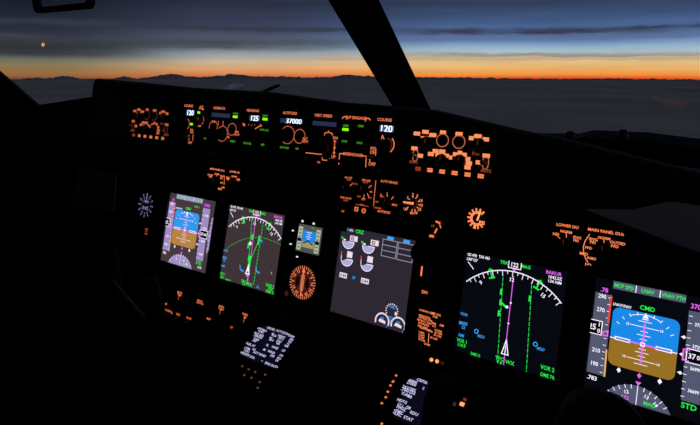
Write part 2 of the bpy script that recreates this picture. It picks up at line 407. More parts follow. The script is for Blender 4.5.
for a_, b_ in zip(q, q[1:]): g.dash(a_, b_, .0012, Z2, GREEN_DIM, .004, .0028)
g.build('range_arc', tM)
g = G()
for p in ((-0.0221,-0.0508), (0.0263,-0.0448)):
    G().line([(p[0]-.006, p[1]+.006), (p[0]-.003, p[1]-.002), (p[0]+.004, p[1]-.004)], .0024, Z2, CYAN).text('MZ', p[0]+.004, p[1]-.004, .0046, Z3, CYAN).build('station_mark', tM)
g = G()
g.text('VOR', -0.0793,-0.0208, .0052, Z2, CYAN).text('MND', -0.0800,-0.0369, .0062, Z2, CYAN, wide=.8).text('32', -0.0795,-0.0431, .0055, Z2, CYAN).text('DME', -0.0800,-0.0563, .005, Z2, CYAN, wide=.8)
g.build('station_text', tM)
stroke(tM, [(0.0299,-0.0821), (0.0328,-0.0777), (0.0381,-0.0819)], .0015, Z2, CYAN, 'station_mark')
g = G().text('VOR 1', -0.0804,-0.0740, .0066, Z2, GREEN, wide=.75).text('114.9', -0.0804,-0.0820, .0066, Z2, GREEN, wide=.75).text('DME 31', -0.0586,-0.0847, .005, Z2, GREEN, wide=.9)
g.build('radio_readout', tM); g = G()
g.text('TFC', -0.0098,-0.0771, .0066, Z2, GREEN).text('TA', -0.0087,-0.0823, .006, Z2, GREEN).text('WX', 0.0077,-0.0799, .0078, Z2, GREEN)
g.build('traffic_text', tM); g = G()
g.text('VOR 2', 0.0679,-0.0700, .0075, Z2, GREEN, wide=.8).text('74.6', 0.0698,-0.0760, .007, Z2, GREEN, wide=.8).text('DME 31', 0.0703,-0.0828, .0066, Z2, GREEN, wide=.85)
for p in ((0.0838,-0.0225), (0.0669,-0.0425)): g.rect(p[0], p[1], .0016, .005, Z2, AMBERLINE)
g.build('radio_readout', tM)

# ------------------------------------------------------------------ engine display
tE = display(0.0240, -0.0415, 'engine display in the centre panel, dark grey screen with round dials and two boxes', SCREEN_E)
g = G().text('TAT', -0.0719,0.0803, .0045, Z2, CYAN).text('-27c', -0.0613,0.0803, .0042, Z2, WHITE).text('CRZ', -0.0407,0.0806, .007, Z2, GREEN)
g.build('thrust_mode_readout', tE)
def ecd(px, hub, box, txt, a0, a1, redline):
    g = G(); x, y = hub; r = .0138
    g.pie(x, y, r, a0, a1, Z1, GAUGE_FILL); g.arc(x, y, r, 180, 360, .0012, Z2, WHITE); g.line([(x, y), (x+r*math.cos(R(a1)), y+r*math.sin(R(a1)))], .0012, Z2, WHITE)
    bx, by = box
    if txt:
        g.box(bx, by, .0178, .0105, .0016, Z1, PINKWHITE); g.box(bx-.002, by, .0075, .0072, Z1, Z2, SCREEN_E); g.text(txt, bx, by, .0056, Z3, PINKWHITE)
        g.poly([(x-r-.004, y+.008), (x-r+.0015, y+.0055), (x-r-.003, y+.002)], Z2, GREEN); g.rect(x-r+.004, y+.0025, .005, .003, Z2, WHITE)
    else:
        g.box(bx, by, .0125, .012, .0016, Z1, PINKWHITE)
    if redline: g.line([(x-r-.001, y+.012), (x-r-.001, y+.006)], .002, Z2, RED); g.line([(x-r-.0005, y+.005), (x-r, y)], .0012, Z2, WHITE)
    g.build('round_dial', tE)
ecd(0, (-0.0643,0.0572), (-0.0529,0.0651), '89', 180, 360, False)
ecd(0, (-0.0166,0.0568), (-0.0040,0.0653), '89', 180, 360, False)
ecd(0, (-0.0624,0.0230), (-0.0574,0.0326), None, 205, 360, True)
ecd(0, (-0.0149,0.0224), (-0.0093,0.0322), None, 205, 360, True)
g = G().text('N1', -0.0407,0.0434, .0045, Z2, CYAN).text('EGT', -0.0405,0.0123, .0055, Z2, CYAN)
for p in ((-0.0662,-0.0101), (-0.0144,-0.0105)):
    G().box(p[0], p[1], .0178, .0098, .0016, Z1, PINKWHITE).text('0.84', p[0], p[1], .0062, Z2, SCREEN_E).build('fuel_flow_readout', tE)
legend(tE, 'FF', -0.0402,-0.0097, .0055, Z2, CYAN)
g = G()
for q in (((0.0132,0.0765), (0.0447,0.0759), (0.0462,0.0442), (0.0148,0.0448)), ((0.0477,0.0765), (0.0805,0.0758), (0.0820,0.0437), (0.0490,0.0440))):
    x0 = (q[0][0]+q[3][0])/2; x1 = (q[1][0]+q[2][0])/2; y1 = (q[0][1]+q[1][1])/2; y0 = (q[2][1]+q[3][1])/2
    g.line([(x0, y0), (x1, y0), (x1, y1), (x0, y1)], .0014, Z2, BOX_GREY, True)
    for k in (1, 2): g.line([(x0, y0+(y1-y0)*k/3), (x1, y0+(y1-y0)*k/3)], .0014, Z2, BOX_GREY)
    g.rect((x0+x1)/2, y1+.004, .014, .0058, Z2, CYAN)
g.build('message_boxes', tE)
def small_gauge(p, txt):
    g = G(); x, y = p
    g.arc(x, y, .0145, 0-20, 200, .0030, Z2, PINKWHITE, 30); g.text('N2', x, y+.006, .0042, Z2, CYAN)
    g.poly([(x-.005, y+.0045), (x-.008, y-.0015), (x+.0075, y-.0035), (x+.0075, y+.0015)], Z3, PINKWHITE)
    g.build('oil_gauge', tE)
small_gauge((0.0351,-0.0754), '47'); small_gauge((0.0696,-0.0749), '47')
g = G(); x, y = (0.0528,-0.0517)
for q in range(-30, 211, 20): g.rect(x+.0125*math.cos(R(q)), y+.0125*math.sin(R(q)), .0018, .0030, Z2, PINKWHITE, R(q-90))
g.text('OIL', x, y+.0075, .006, Z2, CYAN); g.text('QTY', 0.0522,-0.0660, .006, Z2, CYAN).text('°C', 0.0529,-0.0704, .0058, Z2, CYAN); g.rect(x+.009, y-.003, .004, .006, Z2, PINKWHITE)
for p in ((0.0460,-0.0826), (0.0803,-0.0832)): g.rect(p[0], p[1], .002, .002, Z2, CYAN)
g.build('fuel_gauge', tE)

# ------------------------------------------------------------------ small instruments
t = unit('standby_display', MAIN, -0.1410, 0.0020, 'small bright standby horizon between the left screens and centre screen', 'instrument', None, .0005)
g = G().frame((x0+x1)/2, (y0+y1)/2, (x1-x0)+.024, (y1-y0)+.024, .0115, 0, .004, BEZEL); g.build('bezel', t)
(ax, ay), (bx, by), (cx2, cy2), (dx2, dy2) = (-0.0309,0.0283), (0.0316,0.0300), (0.0317,-0.0239), (-0.0282,-0.0305)
x0, x1, y0, y1 = (ax+dx2)/2, (bx+cx2)/2, (cy2+dy2)/2, (ay+by)/2
G().box((x0+x1)/2, (y0+y1)/2, x1-x0, y1-y0, 0, .002, SB_BACK).build('screen', t)
g = G(); xa, xb = x0+(x1-x0)*.23, x0+(x1-x0)*.76; yh = y0+(y1-y0)*.40; ym = y0+(y1-y0)*.80
g.slab([(xa, yh), (xb, yh), (xb, ym), (xa, ym)], .002, .0024, SKYBLUE); g.slab([(xa, y0+.010), (xb, y0+.010), (xb, yh), (xa, yh)], .002, .0024, SB_EARTH)
for k in range(4): g.rect((xa+xb)/2, yh+.006+k*.0045, .008+.006*(k % 2), .001, .0026, WHITE)
g.line([((xa+xb)/2-.012, yh-.004), ((xa+xb)/2, yh+.002), ((xa+xb)/2+.012, yh-.004)], .0025, .0027, MATS['readout_black'])
g.build('attitude_display', t)
for n, q in (('speed_tape', x0+(x1-x0)*.11), ('altitude_tape', x0+(x1-x0)*.88)):
    g = G().box(q, (y0+y1)/2-.001, (x1-x0)*.18, (y1-y0)*.86, .002, .0024, SB_TAPE)
    for k in range(6): g.rect(q, y0+.008+k*.0075, .006, .0022, .0026, SB_BACK)
    g.box(q, (y0+y1)/2-.004, .010, .007, .0024, .0027, MATS['readout_black']); g.build(n, t)
g = G().text('1013', (x0+x1)/2+.008, y1-.004, .004, .0026, GREEN_LEG); g.build('baro_readout', t)
for p in ((-0.0182,0.0360), (0.0119,0.0356), (-0.0404,0.0125), (-0.0413,-0.0163), (-0.0192,-0.0392)):
    b = G().box(p[0], p[1], .0085, .0075, .004, .0062, BUTTON).build('pushbutton', t)
    G().rect(p[0], p[1], .0055, .0042 if abs(p[0]) < .03 and p[1] > -.03 else .003, .0065, MATS.get('key_white') or emit('key_white', (215, 220, 245), 1.2)).build('legend', b)

t = unit('radio_magnetic_indicator', MAIN, -0.1400, -0.0870, 'round amber-lit bearing dial under the small standby horizon', 'instrument', None, .0005)
RMX, RMY, RMR = 0, 0, .034
g = G().lathe(0, 0, [(.041, 0), (.041, .0035), (.0385, .0045), (.0355, .0045), (.0352, .002)], BEZEL, 40)
g.build('bezel', t)
g = G().disc(0, 0, .0345, .0024, RMI_FACE, 40)
for q in range(0, 360, 10): c, s = math.cos(R(q)), math.sin(R(q)); g.line([(.0335*c, .0335*s), (.0295*c, .0295*s)], .0016, .0027, RMI_LEG)
for k, q in enumerate(range(0, 360, 30)): c, s = math.cos(R(q+4)), math.sin(R(q+4)); g.text(['N', '3', '6', 'E', '12', '15', 'S', '21', '24', 'W', '30', '33'][k], .025*c, .025*s, .0066, .0027, RMI_LEG, R(q-86))
g.build('dial', t)
g = G().line([(0, -.026), (0, .026)], .0026, .0032, RMI_LEG).poly([(0, .030), (-.0045, .021), (.0045, .021)], .0033, RMI_LEG)
g.line([(-.0035, -.016), (-.0035, .016)], .0014, .0032, RMI_LEG).line([(.0035, -.016), (.0035, .016)], .0014, .0032, RMI_LEG)
for k in (-1, 1): g.poly([(k*.0075, 0), (k*.011, .009), (k*.016, .012), (k*.017, 0), (k*.016, -.012), (k*.011, -.009)][::k], .0030, MATS['readout_black'])
g.build('needle', t)
for s in (-1, 1):
    o = knob(t, s*.034, -.030, .0075, .007); G().disc(s*.034, -.030, .0055, .0073, RMI_FACE if s < 0 else KNOB).build('knob_cap', o)

t = unit('clock', MAIN, -0.6857, -0.0026, 'dim round clock with pale numerals left of the far left screen', 'clock', None, .0005)
G().lathe(0, 0, [(.037, 0), (.037, .0035), (.035, .0045), (.0325, .0045), (.032, .002)], BEZEL, 36).build('bezel', t)
g = G().disc(0, 0, .0315, .0024, MATS['readout_black'], 36)
for q in range(0, 360, 30): c, s = math.cos(R(q)), math.sin(R(q)); g.line([(.0305*c, .0305*s), (.0265*c, .0265*s)], .0022, .0027, CLOCK_LEG); g.text(str((q//30*5) or 60), .021*c, .021*s, .0036, .0027, CLOCK_LEG)
g.build('dial', t)
g = G().text('1404', .000, .010, .0085, .0029, CLOCK_LEG, wide=.9).text('0:42', .0, -.007, .0095, .0029, CLOCK_LEG, wide=1.1); g.build('readout', t)
G().line([(0, .014), (0, .028)], .0022, .0031, CLOCK_LEG).build('needle', t)
for q in (45, 135, 225, 315): G().lathe(.040*math.cos(R(q)), .040*math.sin(R(q)), [(.0042, 0), (.0042, .005), (.0035, .006)], BUTTON, 14).build('pushbutton', t)
x, y = (-0.6684,-0.0687)
t = unit('legend_plate', MAIN, x, y, 'small faint amber lettered plate under the dim round clock', 'plate', None, .0005)
G().box(0, 0, .024, .022, 0, .0012, BEZEL).build('plate', t)
g = G()
for k in range(3): g.text(['DOT', 'FLT', 'CHR'][k], 0, .006-k*.006, .0042, .0015, AMBER_RED)
g.build('legend', t)

# ------------------------------------------------------------------ selector panels
def plate(t, x0, y0, x1, y1, h=.003):
    g = G().box((x0+x1)/2, (y0+y1)/2, x1-x0, y1-y0, 0, h, PANEL, 0, .001)
    for x in (x0+.004, x1-.004):
        for y in (y0+.004, y1-.004): g.lathe(x, y, [(.002, h), (.0018, h+.0006)], METAL if False else KNOB, 8)
    return g.build('face_plate', t)
LZ = .0034
t = unit('display_selector', MAIN, -0.4200, 0.1000, 'selector panel with tiny amber lettering above the left navigation screen', 'panel', 'display selectors', .0005)
plate(t, -.058, -.040, .064, .027)
g = G()
for s_, p, h in (('MAIN PANEL DUs', (-0.0190,0.0175), .0046), ('LOWER DU', (0.0395,0.0182), .0046), ('NORM', (-0.0184,0.0069), .004), ('OUTBD', (-0.0400,0.0023), .004), ('PFD', (-0.0384,-0.0021), .0042),
                 ('ENG', (0.0006,0.0041), .0042), ('PRI', (-0.0015,-0.0013), .0042), ('PFD', (0.0023,-0.0116), .004), ('MFD', (-0.0006,-0.0265), .0048), ('ND', (0.0095,-0.0217), .0046),
                 ('ENG', (0.0199,0.0027), .0046), ('PRI', (0.0215,-0.0015), .0046), ('NORM', (0.0396,0.0076), .0042), ('ND', (0.0545,0.0023), .0052)):
    g.text(s_, p[0], p[1], h, LZ, AMBER)
g.line([(0.0076,0.0058), (0.0112,-0.0143)], .0012, LZ, AMBER); g.line([(-0.0181,0.0056), (-0.0180,0.0020)], .001, LZ, AMBER)
g.build('lettering', t)
for p in ((-0.0166,-0.0121), (0.0413,-0.0052)): knob(t, p[0], p[1], .0085, .014, 80)

t = unit('display_selector', MAIN, 0.4000, 0.1000, 'selector panel with large legible amber lettering above the lower right screen', 'panel', 'display selectors', .0005)
plate(t, -.058, -.048, .062, .024)
g = G()
for s_, p, h in (('LOWER DU', (-0.0283,0.0136), .0046), ('MAIN PANEL DUs', (0.0289,0.0138), .0046), ('NORM', (-0.0291,0.0039), .0042), ('ND', (-0.0442,-0.0023), .0046), ('ENG', (-0.0115,-0.0021), .0042), ('PRI', (-0.0128,-0.0072), .0042),
                 ('NORM', (0.0278,0.0037), .0042), ('OUTBD', (0.0474,-0.0004), .0044), ('PFD', (0.0441,-0.0061), .0044), ('ENG', (0.0126,-0.0008), .0044), ('PRI', (0.0122,-0.0057), .0044), ('PFD', (0.0070,-0.0152), .0042),
                 ('MFD', (0.0013,-0.0254), .0044), ('INBD', (0.0132,-0.0303), .004), ('ND', (0.0094,-0.0408), .0042)):
    g.text(s_, p[0], p[1], h, LZ, AMBER, wide=1.06)
g.line([(0.0062,0.0057), (0.0010,-0.0048), (-0.0008,-0.0147), (0.0007,-0.0240), (0.0048,-0.0328), (0.0080,-0.0370)], .0012, LZ, AMBER)
for a_, b_ in (((-0.0289,0.0022), (-0.0277,-0.0044)), ((0.0275,0.0018), (0.0285,-0.0028)), ((-0.0426,-0.0038), (-0.0377,-0.0079))): g.line([a_, b_], .001, LZ, AMBER)
g.build('lettering', t)
for p in ((-0.0285,-0.0160), (0.0287,-0.0152)): knob(t, p[0], p[1], .0085, .014, 100)

t = unit('engine_control_panel', MAIN, 0.0000, 0.1000, 'centre selector panel with small dim amber labels and a vertical divider line', 'panel', None, .0005)
plate(t, -.096, -.044, .043, .052)
g = G()
for s_, p, h in (('N1 SET', (-0.0601,0.0414), .0042), ('AUTO', (-0.0586,0.0371), .003), ('BOTH', (-0.0437,0.0312), .0036), ('SPD REF', (-0.0174,0.0409), .0042), ('AUTO', (-0.0182,0.0368), .003), ('V1', (-0.0062,0.0308), .0036), ('VR', (-0.0030,0.0200), .0038),
                 ('WT', (-0.0036,0.0081), .0036), ('SET', (-0.0177,0.0037), .0042), ('VREF', (-0.0296,0.0077), .003), ('FUEL FLOW', (-0.0598,0.0005), .0038), ('RATE', (-0.0594,-0.0045), .0034), ('USED', (-0.0596,-0.0265), .004),
                 ('MFD', (-0.0196,-0.0078), .0034), ('AUTO BRAKE', (0.0346,0.0443), .0046), ('RTO', (0.0232,0.0148), .0036), ('OFF', (0.0136,0.0027), .0034), ('MAX', (0.0537,0.0025), .004), ('DISARM', (0.0168,-0.0085), .0036), ('ANTISKID', (0.0317,-0.0140), .0048)):
    g.text(s_, p[0], p[1], h, LZ, AMBER_RED if h < .0037 else MATS.get('amber_mid') or emit('amber_mid', (250, 124, 70), 1.0))
g.line([(0.0047,0.0432), (0.0069,-0.0050)], .0013, LZ, MATS['amber_mid']); g.line([(-0.0345,-0.0086), (-0.0046,-0.0088)], .001, LZ, AMBER_RED)
for a_, b_ in (((0.0337,0.0232), (0.0351,0.0163)), ((0.0486,0.0175), (0.0449,0.0122)), ((0.0200,0.0192), (0.0234,0.0136)), ((-0.0174,0.0134), (-0.0180,0.0055)), ((-0.0039,0.0329), (-0.0087,0.0280)), ((-0.0104,0.0159), (-0.0056,0.0088)), ((-0.0537,0.0262), (-0.0504,0.0298))): g.line([a_, b_], .0014, LZ, MATS['amber_mid'])
g.build('lettering', t)
for p, r in (((-0.0621,0.0188), .0075), ((-0.0205,0.0208), .009), ((0.0365,0.0053), .0095)): knob(t, p[0], p[1], r, .014, 90)
for p, s_ in (((-0.0289,-0.0176), 'ENG'), ((-0.0112,-0.0184), 'SYS')):
    b = G().box(p[0], p[1], .0115, .0105, .003, .007, BUTTON, 0, .001).build('pushbutton', t)
    g = G().frame(p[0], p[1], .0088, .0085, .0016, .0071, .0073, MATS['amber_mid']) if s_ == 'ENG' else G().arc(p[0], p[1], .0042, 0, 360, .0018, .0073, MATS['amber_mid'], 20)
    g.text(s_, p[0], p[1], .003, .0074, MATS['amber_mid']); g.build('legend', b)

t = unit('flap_indicator', MAIN, 0.0915, 0.1110, 'round flap gauge ringed by bright amber numbers right of centre panel', 'gauge', None, .0005)
G().lathe(0, 0, [(.026, 0), (.026, .003), (.0245, .004), (.0225, .004), (.022, .002)], BEZEL, 36).build('bezel', t)
g = G().disc(0, 0, .0215, .0024, MATS['readout_black'], 32)
for p, s_ in (((-0.0124,0.0091), '1'), ((-0.0023,0.0161), '2'), ((0.0072,0.0147), '5'), ((0.0162,0.0071), '10'), ((0.0184,-0.0014), '15'), ((0.0153,-0.0092), '25'), ((0.0088,-0.0166), '30'), ((0.0001,-0.0182), '40'), ((-0.0134,-0.0133), 'UP')):
    g.text(s_, p[0], p[1], .0054, .003, AMBER); c, s = p[0], p[1]; g.line([(c*.78, s*.78), (c*.66, s*.66)], .0016, .003, AMBER)
g.build('dial', t)
g = G().poly([(.002, .002), (-0.0207,0.0008), (-0.0202,-0.0024), (.002, -.003)], .0034, AMBER); g.arc(0, 0, .0085, -80, 60, .0016, .0032, POINTER); g.build('needle', t)
t = unit('brake_pressure_gauge', MAIN, 0.2200, 0.1020, 'small round amber-lit gauge above the right navigation screen, alone on the panel', 'gauge', None, .0005)
G().lathe(0, 0, [(.022, 0), (.022, .003), (.0205, .004), (.019, .004), (.0185, .002)], BEZEL, 32).build('bezel', t)
g = G().disc(0, 0, .0185, .0024, MATS['readout_black'], 30).arc(0, 0, .0105, 60, 300, .0042, .0027, AMBER, 28)
for q in range(50, 311, 26): c, s = math.cos(R(q)), math.sin(R(q)); g.line([(.012*c, .012*s), (.0165*c, .0165*s)], .003, .0029, AMBER)
g.text('PSI', .0095, -.006, .0065, .003, AMBER_HOT); g.text('0', -.002, -.0155, .006, .003, AMBER_HOT); g.build('dial', t)
G().line([(.001, -.002), (.0045, .012)], .0032, .0034, AMBER_HOT).build('needle', t)

# ------------------------------------------------------------------ gear lever, placards, lamps
t = unit('landing_gear_lever', MAIN, .13, .03, 'dark landing gear lever with wheel knob at right edge of centre screen', 'lever', None, .0005)
G().frame(.0145, -.005, .026, .105, .008, 0, .004, BEZEL).build('slot_plate', t)
x, y = (0.0118,-0.0010)
o = G().lathe(0, 0, [(.012, -.0105), (.0165, -.0085), (.0185, -.004), (.0185, .004), (.0165, .0085), (.012, .0105), (.007, .0105), (.006, .0085)], RUBBER, 32).build('wheel_knob', t)
o.location = (x, y, .045); o.rotation_euler = (0, R(68), 0)
a = tube('lever_arm', [(.0145, y-.002, .0045), (.012, y-.001, .02), (x+.004, y, .043)], [.005, .0045, .004], METAL if False else KNOB, t)
g = G(); x, y = (-0.0058,-0.0046); g.box(x, y, .0075, .009, .002, .006, MATS.get('gear_lens') or emit('gear_lens', (235, 165, 135), .8)); g.build('lamp', t)
g = G()
for a_, b_, w_ in (((0.0149,0.0547), (0.0210,0.0534), .0035), ((0.0211,0.0526), (0.0247,0.0455), .002), ((0.0172,0.0412), (0.0147,0.0350), .0032), ((0.0064,0.0274), (0.0115,0.0275), .0045)): stroke(t, [a_, b_], w_, .0045, MATS['amber_mid'], 'position_mark')
stroke(t, [(-0.0020, -0.0310), (-0.0019, -0.0456)], .0028, .0045, AMBER, 'position_mark')
legend(t, 'DN', 0.0094, -0.0740, .0055, .0045, AMBER); legend(t, 'UP', 0.0092, 0.0460, .0045, .0045, AMBER_DIM)

t = unit('limits_placard', MAIN, 0.1600, -0.0920, 'amber lettered placard of speed limits between centre screen and right map', 'placard', None, .0005)
plate(t, -.045, -.052, .034, .03, .0015)
g = G()
for s_, p, h in (('LANDING GEAR', (-0.0118,0.0143), .0042), ('LIMIT (IAS)', (0.0051,0.0142), .0042), ('OPERATING', (-0.0159,0.0048), .0042), ('EXTEND 270K', (-0.0126,0.0010), .0042), ('RETRACT 235K', (-0.0146,-0.0040), .0042), ('EXTENDED', (-0.0153,-0.0088), .0042), ('320K-.82M', (-0.0173,-0.0139), .0042),
                 ('FLAPS LIMIT', (-0.0108,-0.0164), .0042), ('(IAS)', (-0.0004,-0.0179), .004), ('1-250K', (-0.0172,-0.0242), .004), ('2-250K', (-0.0165,-0.0286), .004), ('5-250K', (-0.0162,-0.0330), .004), ('10-210K', (-0.0146,-0.0371), .004),
                 ('270K', (0.0051,0.0094), .0044), ('.82M', (0.0035,-0.0025), .0044), ('.73M', (0.0188,-0.0022), .0044), ('ALT', (0.0055,-0.0071), .004), ('15-200K', (0.0146,-0.0128), .0042), ('25-190K', (0.0152,-0.0171), .0042), ('30-175K', (0.0143,-0.0219), .0042), ('40-162K', (0.0078,-0.0278), .004), ('LAND', (-0.0037,-0.0417), .0044)):
    g.text(s_, p[0], p[1], h*.8, .0019, AMBER, R(-2), .95)
g.line([(-0.0027,-0.0228), (-0.0019,-0.0376)], .0013, .0019, AMBER); g.build('lettering', t)

x, y = (0.1755,-0.1558)
t = unit('annunciator_light', MAIN, x, y, 'pair of small glowing orange lamps under the speed limits placard', 'lamp', None, .0005)
G().box(.002, 0, .032, .018, 0, .004, BEZEL, 0, .001).build('housing', t)
for px_, py_ in ((0.1697, -0.1566), (0.1806, -0.1561)):
    g = G().lathe(px_-x, py_-y, [(.0031, .004), (.0031, .006), (.0022, .007)], AMBER_HOT, 16); o = g.build('lamp', t); o['label'] = 'glowing orange lamp'
px_, py_ = (0.1911, -0.1565); G().lathe(px_-x, py_-y, [(.003, .004), (.003, .006), (.0022, .007)], emit('lamp_dim', (80, 36, 20), .5), 16).build('lamp', t)
# four dimmer controls on the lower left panel
LOW = [(-0.0769,0.0172, True, 'MAIN', 'PANEL'), (-0.0030,0.0140, False, 'BACK', 'GROUND'), (0.0681,0.0178, True, 'AFDS', 'FLOOD'), (0.1444,0.0186, True, 'INBD', 'DU')]
LAB = ['leftmost amber-lettered dimmer control under the left flight display', 'second dimmer control from left on the dark lower left panel',
       'third dimmer control from left, just below the left navigation screen', 'rightmost dimmer control, closest to the left keypad screen']
for (x, y, stem, a_, b_), lb in zip(LOW, LAB):
    u_, v_ = -.43+x, -.21+y-.012
    t = unit('dimmer_knob', MAIN, u_, v_, lb, 'knob', 'dimmer controls on the lower left panel', .0005)
    g = G().box(0, .002, .036, .038, 0, .002, BEZEL, 0, .0006); g.build('base_plate', t)
    g = G().text(a_, 0, .0145, .0048, .0024, MATS['amber_mid'], wide=1.1).text(b_, .001, .0095, .004, .0024, MATS['amber_mid'])
    if stem: g.line([(-.001, .007), (-.0015, -.003)], .0016, .0024, AMBER_RED); g.rect(0, .0068, .005, .0022, .0024, AMBER)
    g.build('lettering', t)
    G().lathe(-.002, -.0105, [(.0065, .002), (.006, .006), (.005, .007)], KNOB, 24, .05).build('knob', t)
t = unit('lower_switch_panel', MAIN, -.43, -.21, 'row of tiny amber switch labels along the dark lower left panel', 'panel', None, .0005)
x0, y0 = (-0.1274,-0.0651); x1, y1 = (0.1277,-0.0162)
pts = [(-0.1113,-0.0321), (-0.0709,-0.0318), (-0.0318,-0.0316), (0.0338,-0.0165), (0.1091,-0.0166)]
G().box(-.005, -.041, .24, .022, 0, .0015, BEZEL).build('face_plate', t)
g = G(); x, y = (-0.1199,-0.0182); g.rect(x, y, .005, .0045, .0022, MATS['amber_mid'])
for p, s_ in zip(pts, ('OUTBD', 'ELEC', 'FOOT', 'MAP', 'LT')): g.text(s_, p[0], p[1], .0048, .0022, MATS['amber_mid'])
x, y = (-0.0974,-0.0315); g.line([(x, y), (x+.004, y-.004)], .0025, .0022, MATS['amber_mid'])
g.build('lettering', t)
for p in pts: toggle(t, p[0]+.002, -.041)

# ------------------------------------------------------------------ glareshield controls
def push(parent, x, y, txt, on=False, w=.0135, h=.0125, leg=True, bx=None):
    b = G().box(x, y, w, h, .003, .0075, BUTTON, 0, .001).build('pushbutton', parent)
    if leg: G().text(txt, x, y+(.0032 if on else 0), .0034, .0079, GREEN_LEG, wide=1.05).build('legend', b)
    if on: G().rect(x, y-.0026, w*.86, .0042, .0079, GREEN_HOT).build('light_bar', b)
    return b
ML = emit('mcp_legend', (248, 126, 80), 1.0)
MR = emit('mcp_ring', (228, 112, 74), .62)
t = unit('mode_control_panel', MCP, -0.0600, 0.2650, 'long autopilot panel under the glareshield with white digits 125, 37000 and 120', 'panel', None, .0)
g = G().box(0, .0005, .478, .081, 0, .003, PANEL, 0, .001)
for x in (-.234, .234):
    for y in (-.036, .037): g.lathe(x, y, [(.0025, .003), (.002, .0038)], KNOB, 10)
g.build('face_plate', t)
g = G()
for s_, p in (('COURSE', (-0.2185,0.0351)), ('A/T', (-0.1826,0.0346)), ('ARM', (-0.1827,0.0304)), ('IAS/MACH', (-0.1351,0.0345)), ('HEADING', (-0.0515,0.0342)), ('ALTITUDE', (0.0321,0.0341)), ('VERT SPEED', (0.1011,0.0336)), ('A/P ENGAGE', (0.1637,0.0337)), ('COURSE', (0.2139,0.0336)), ('DISENGAGE', (0.1650,-0.0219))):
    legend(t, s_, p[0], p[1], .0046, LZ, ML, 1.05)
for s_, p, h in (('OFF', (-0.1822,-0.0010), .0036), ('F/D', (-0.2024,-0.0095), .0042), ('ON', (-0.2017,-0.0139), .0042), ('OFF', (-0.2032,-0.0334), .0046), ('C/O', (-0.1456,0.0095), .004), ('SPD', (-0.0845,-0.0052), .004), ('INTV', (-0.0831,-0.0098), .004), ('SEL', (-0.1034,-0.0156), .0034), ('ALT', (0.0698,-0.0049), .0042), ('INTV', (0.0705,-0.0098), .0042),
                 ('DN', (0.1293,0.0006), .0046), ('UP', (0.1297,-0.0287), .0046), ('F/D', (0.2001,-0.0099), .005), ('ON', (0.2002,-0.0155), .005), ('OFF', (0.2007,-0.0328), .0052), ('10', (-0.0690,0.0087), .0045), ('20', (-0.0296,0.0097), .004), ('V/S', (0.1020,-0.0399), .0032)):
    legend(t, s_, p[0], p[1], h, LZ, ML)
def pl(w, *pts): stroke(t, pts, w, LZ, ML)
pl(.0012, (-0.2082,-0.0199), (-0.2067,-0.0291)); pl(.0012, (-0.1971,-0.0178), (-0.1961,-0.0288)); pl(.001, (-0.1336,0.0110), (-0.1329,0.0042)); pl(.001, (-0.1213,0.0118), (-0.1204,0.0034))
for q in ((60, 210), (82, 212), (103, 212)): pass
for p in ((-0.0579,0.0094), (-0.0504,0.0089), (-0.0435,0.0098), (-0.0525,-0.0061)): G().rect(p[0], p[1], .0016, .0022, LZ, MR).build('tick_mark', t)
pl(.0016, (-0.0409,0.0037), (-0.0318,0.0086)); pl(.0014, (-0.0717,0.0110), (-0.0663,0.0069))
pl(.0013, (0.1077,0.0036), (0.1080,0.0067), (0.1149,0.0083), (0.1221,0.0070), (0.1231,0.0042)); pl(.0012, (0.1145,0.0108), (0.1149,0.0083))
pl(.0013, (0.1289,-0.0040), (0.1300,-0.0262))
for p in ((0.1290,-0.0045), (0.1298,-0.0147), (0.1298,-0.0224)): G().rect(p[0], p[1], .005, .0014, LZ, ML).build('tick_mark', t)
pl(.0013, (0.0746,-0.0273), (0.1061,-0.0271)); pl(.0013, (0.1081,-0.0321), (0.1092,-0.0356), (0.1227,-0.0353), (0.1229,-0.0320))
pl(.0015, (0.1383,0.0312), (0.1405,0.0339), (0.1453,0.0347), (0.1465,0.0307)); pl(.0015, (0.1810,0.0297), (0.1813,0.0337), (0.1869,0.0340), (0.1895,0.0317))
pl(.0014, (0.1411,-0.0386), (0.1405,-0.0227), (0.1492,-0.0224)); pl(.0014, (0.1806,-0.0220), (0.1894,-0.0222), (0.1903,-0.0378))
pl(.0013, (0.1959,-0.0225), (0.1963,-0.0298)); pl(.0013, (0.2048,-0.0107), (0.2053,-0.0192)); pl(.0014, (0.2124,0.0056), (0.2134,0.0106), (0.2169,0.0053))
x, y = (-0.2208,0.0005); G().arc(x, y, .0105, -55, 65, .0016, LZ, MR).build('knob_ring', t)
x, y = (-0.1809,0.0101); G().arc(x, y, .0085, -60, 50, .0014, LZ, MR).build('knob_ring', t); G().arc(x, y, .0085, 150, 190, .0014, LZ, MR).build('knob_ring', t)
x, y = (-0.1452,0.0001); G().arc(x, y, .0105, -20, 200, .0014, LZ, MR).build('knob_ring', t)
x, y = (-0.1203,-0.0107); G().arc(x, y, .0135, -125, 140, .0014, LZ, MR, 40).build('knob_ring', t)
x, y = (-0.0971,-0.0013); G().arc(x, y, .0105, 0, 360, .0014, LZ, MR, 40).build('knob_ring', t)
x, y = (0.0321,-0.0019); G().arc(x, y, .0145, -125, 140, .0014, LZ, MR, 40).build('knob_ring', t); G().arc(x, y, .0092, -60, 100, .0008, LZ, AMBER_RED).build('knob_ring', t)
x, y = (0.0577,-0.0022); G().arc(x, y, .0113, 0, 360, .0014, LZ, MR, 40).build('knob_ring', t)
x, y = (0.2221,-0.0020); G().arc(x, y, .0125, -55, 50, .0016, LZ, ML).build('knob_ring', t); G().arc(x, y, .0085, -40, 90, .0008, LZ, AMBER_RED).build('knob_ring', t)
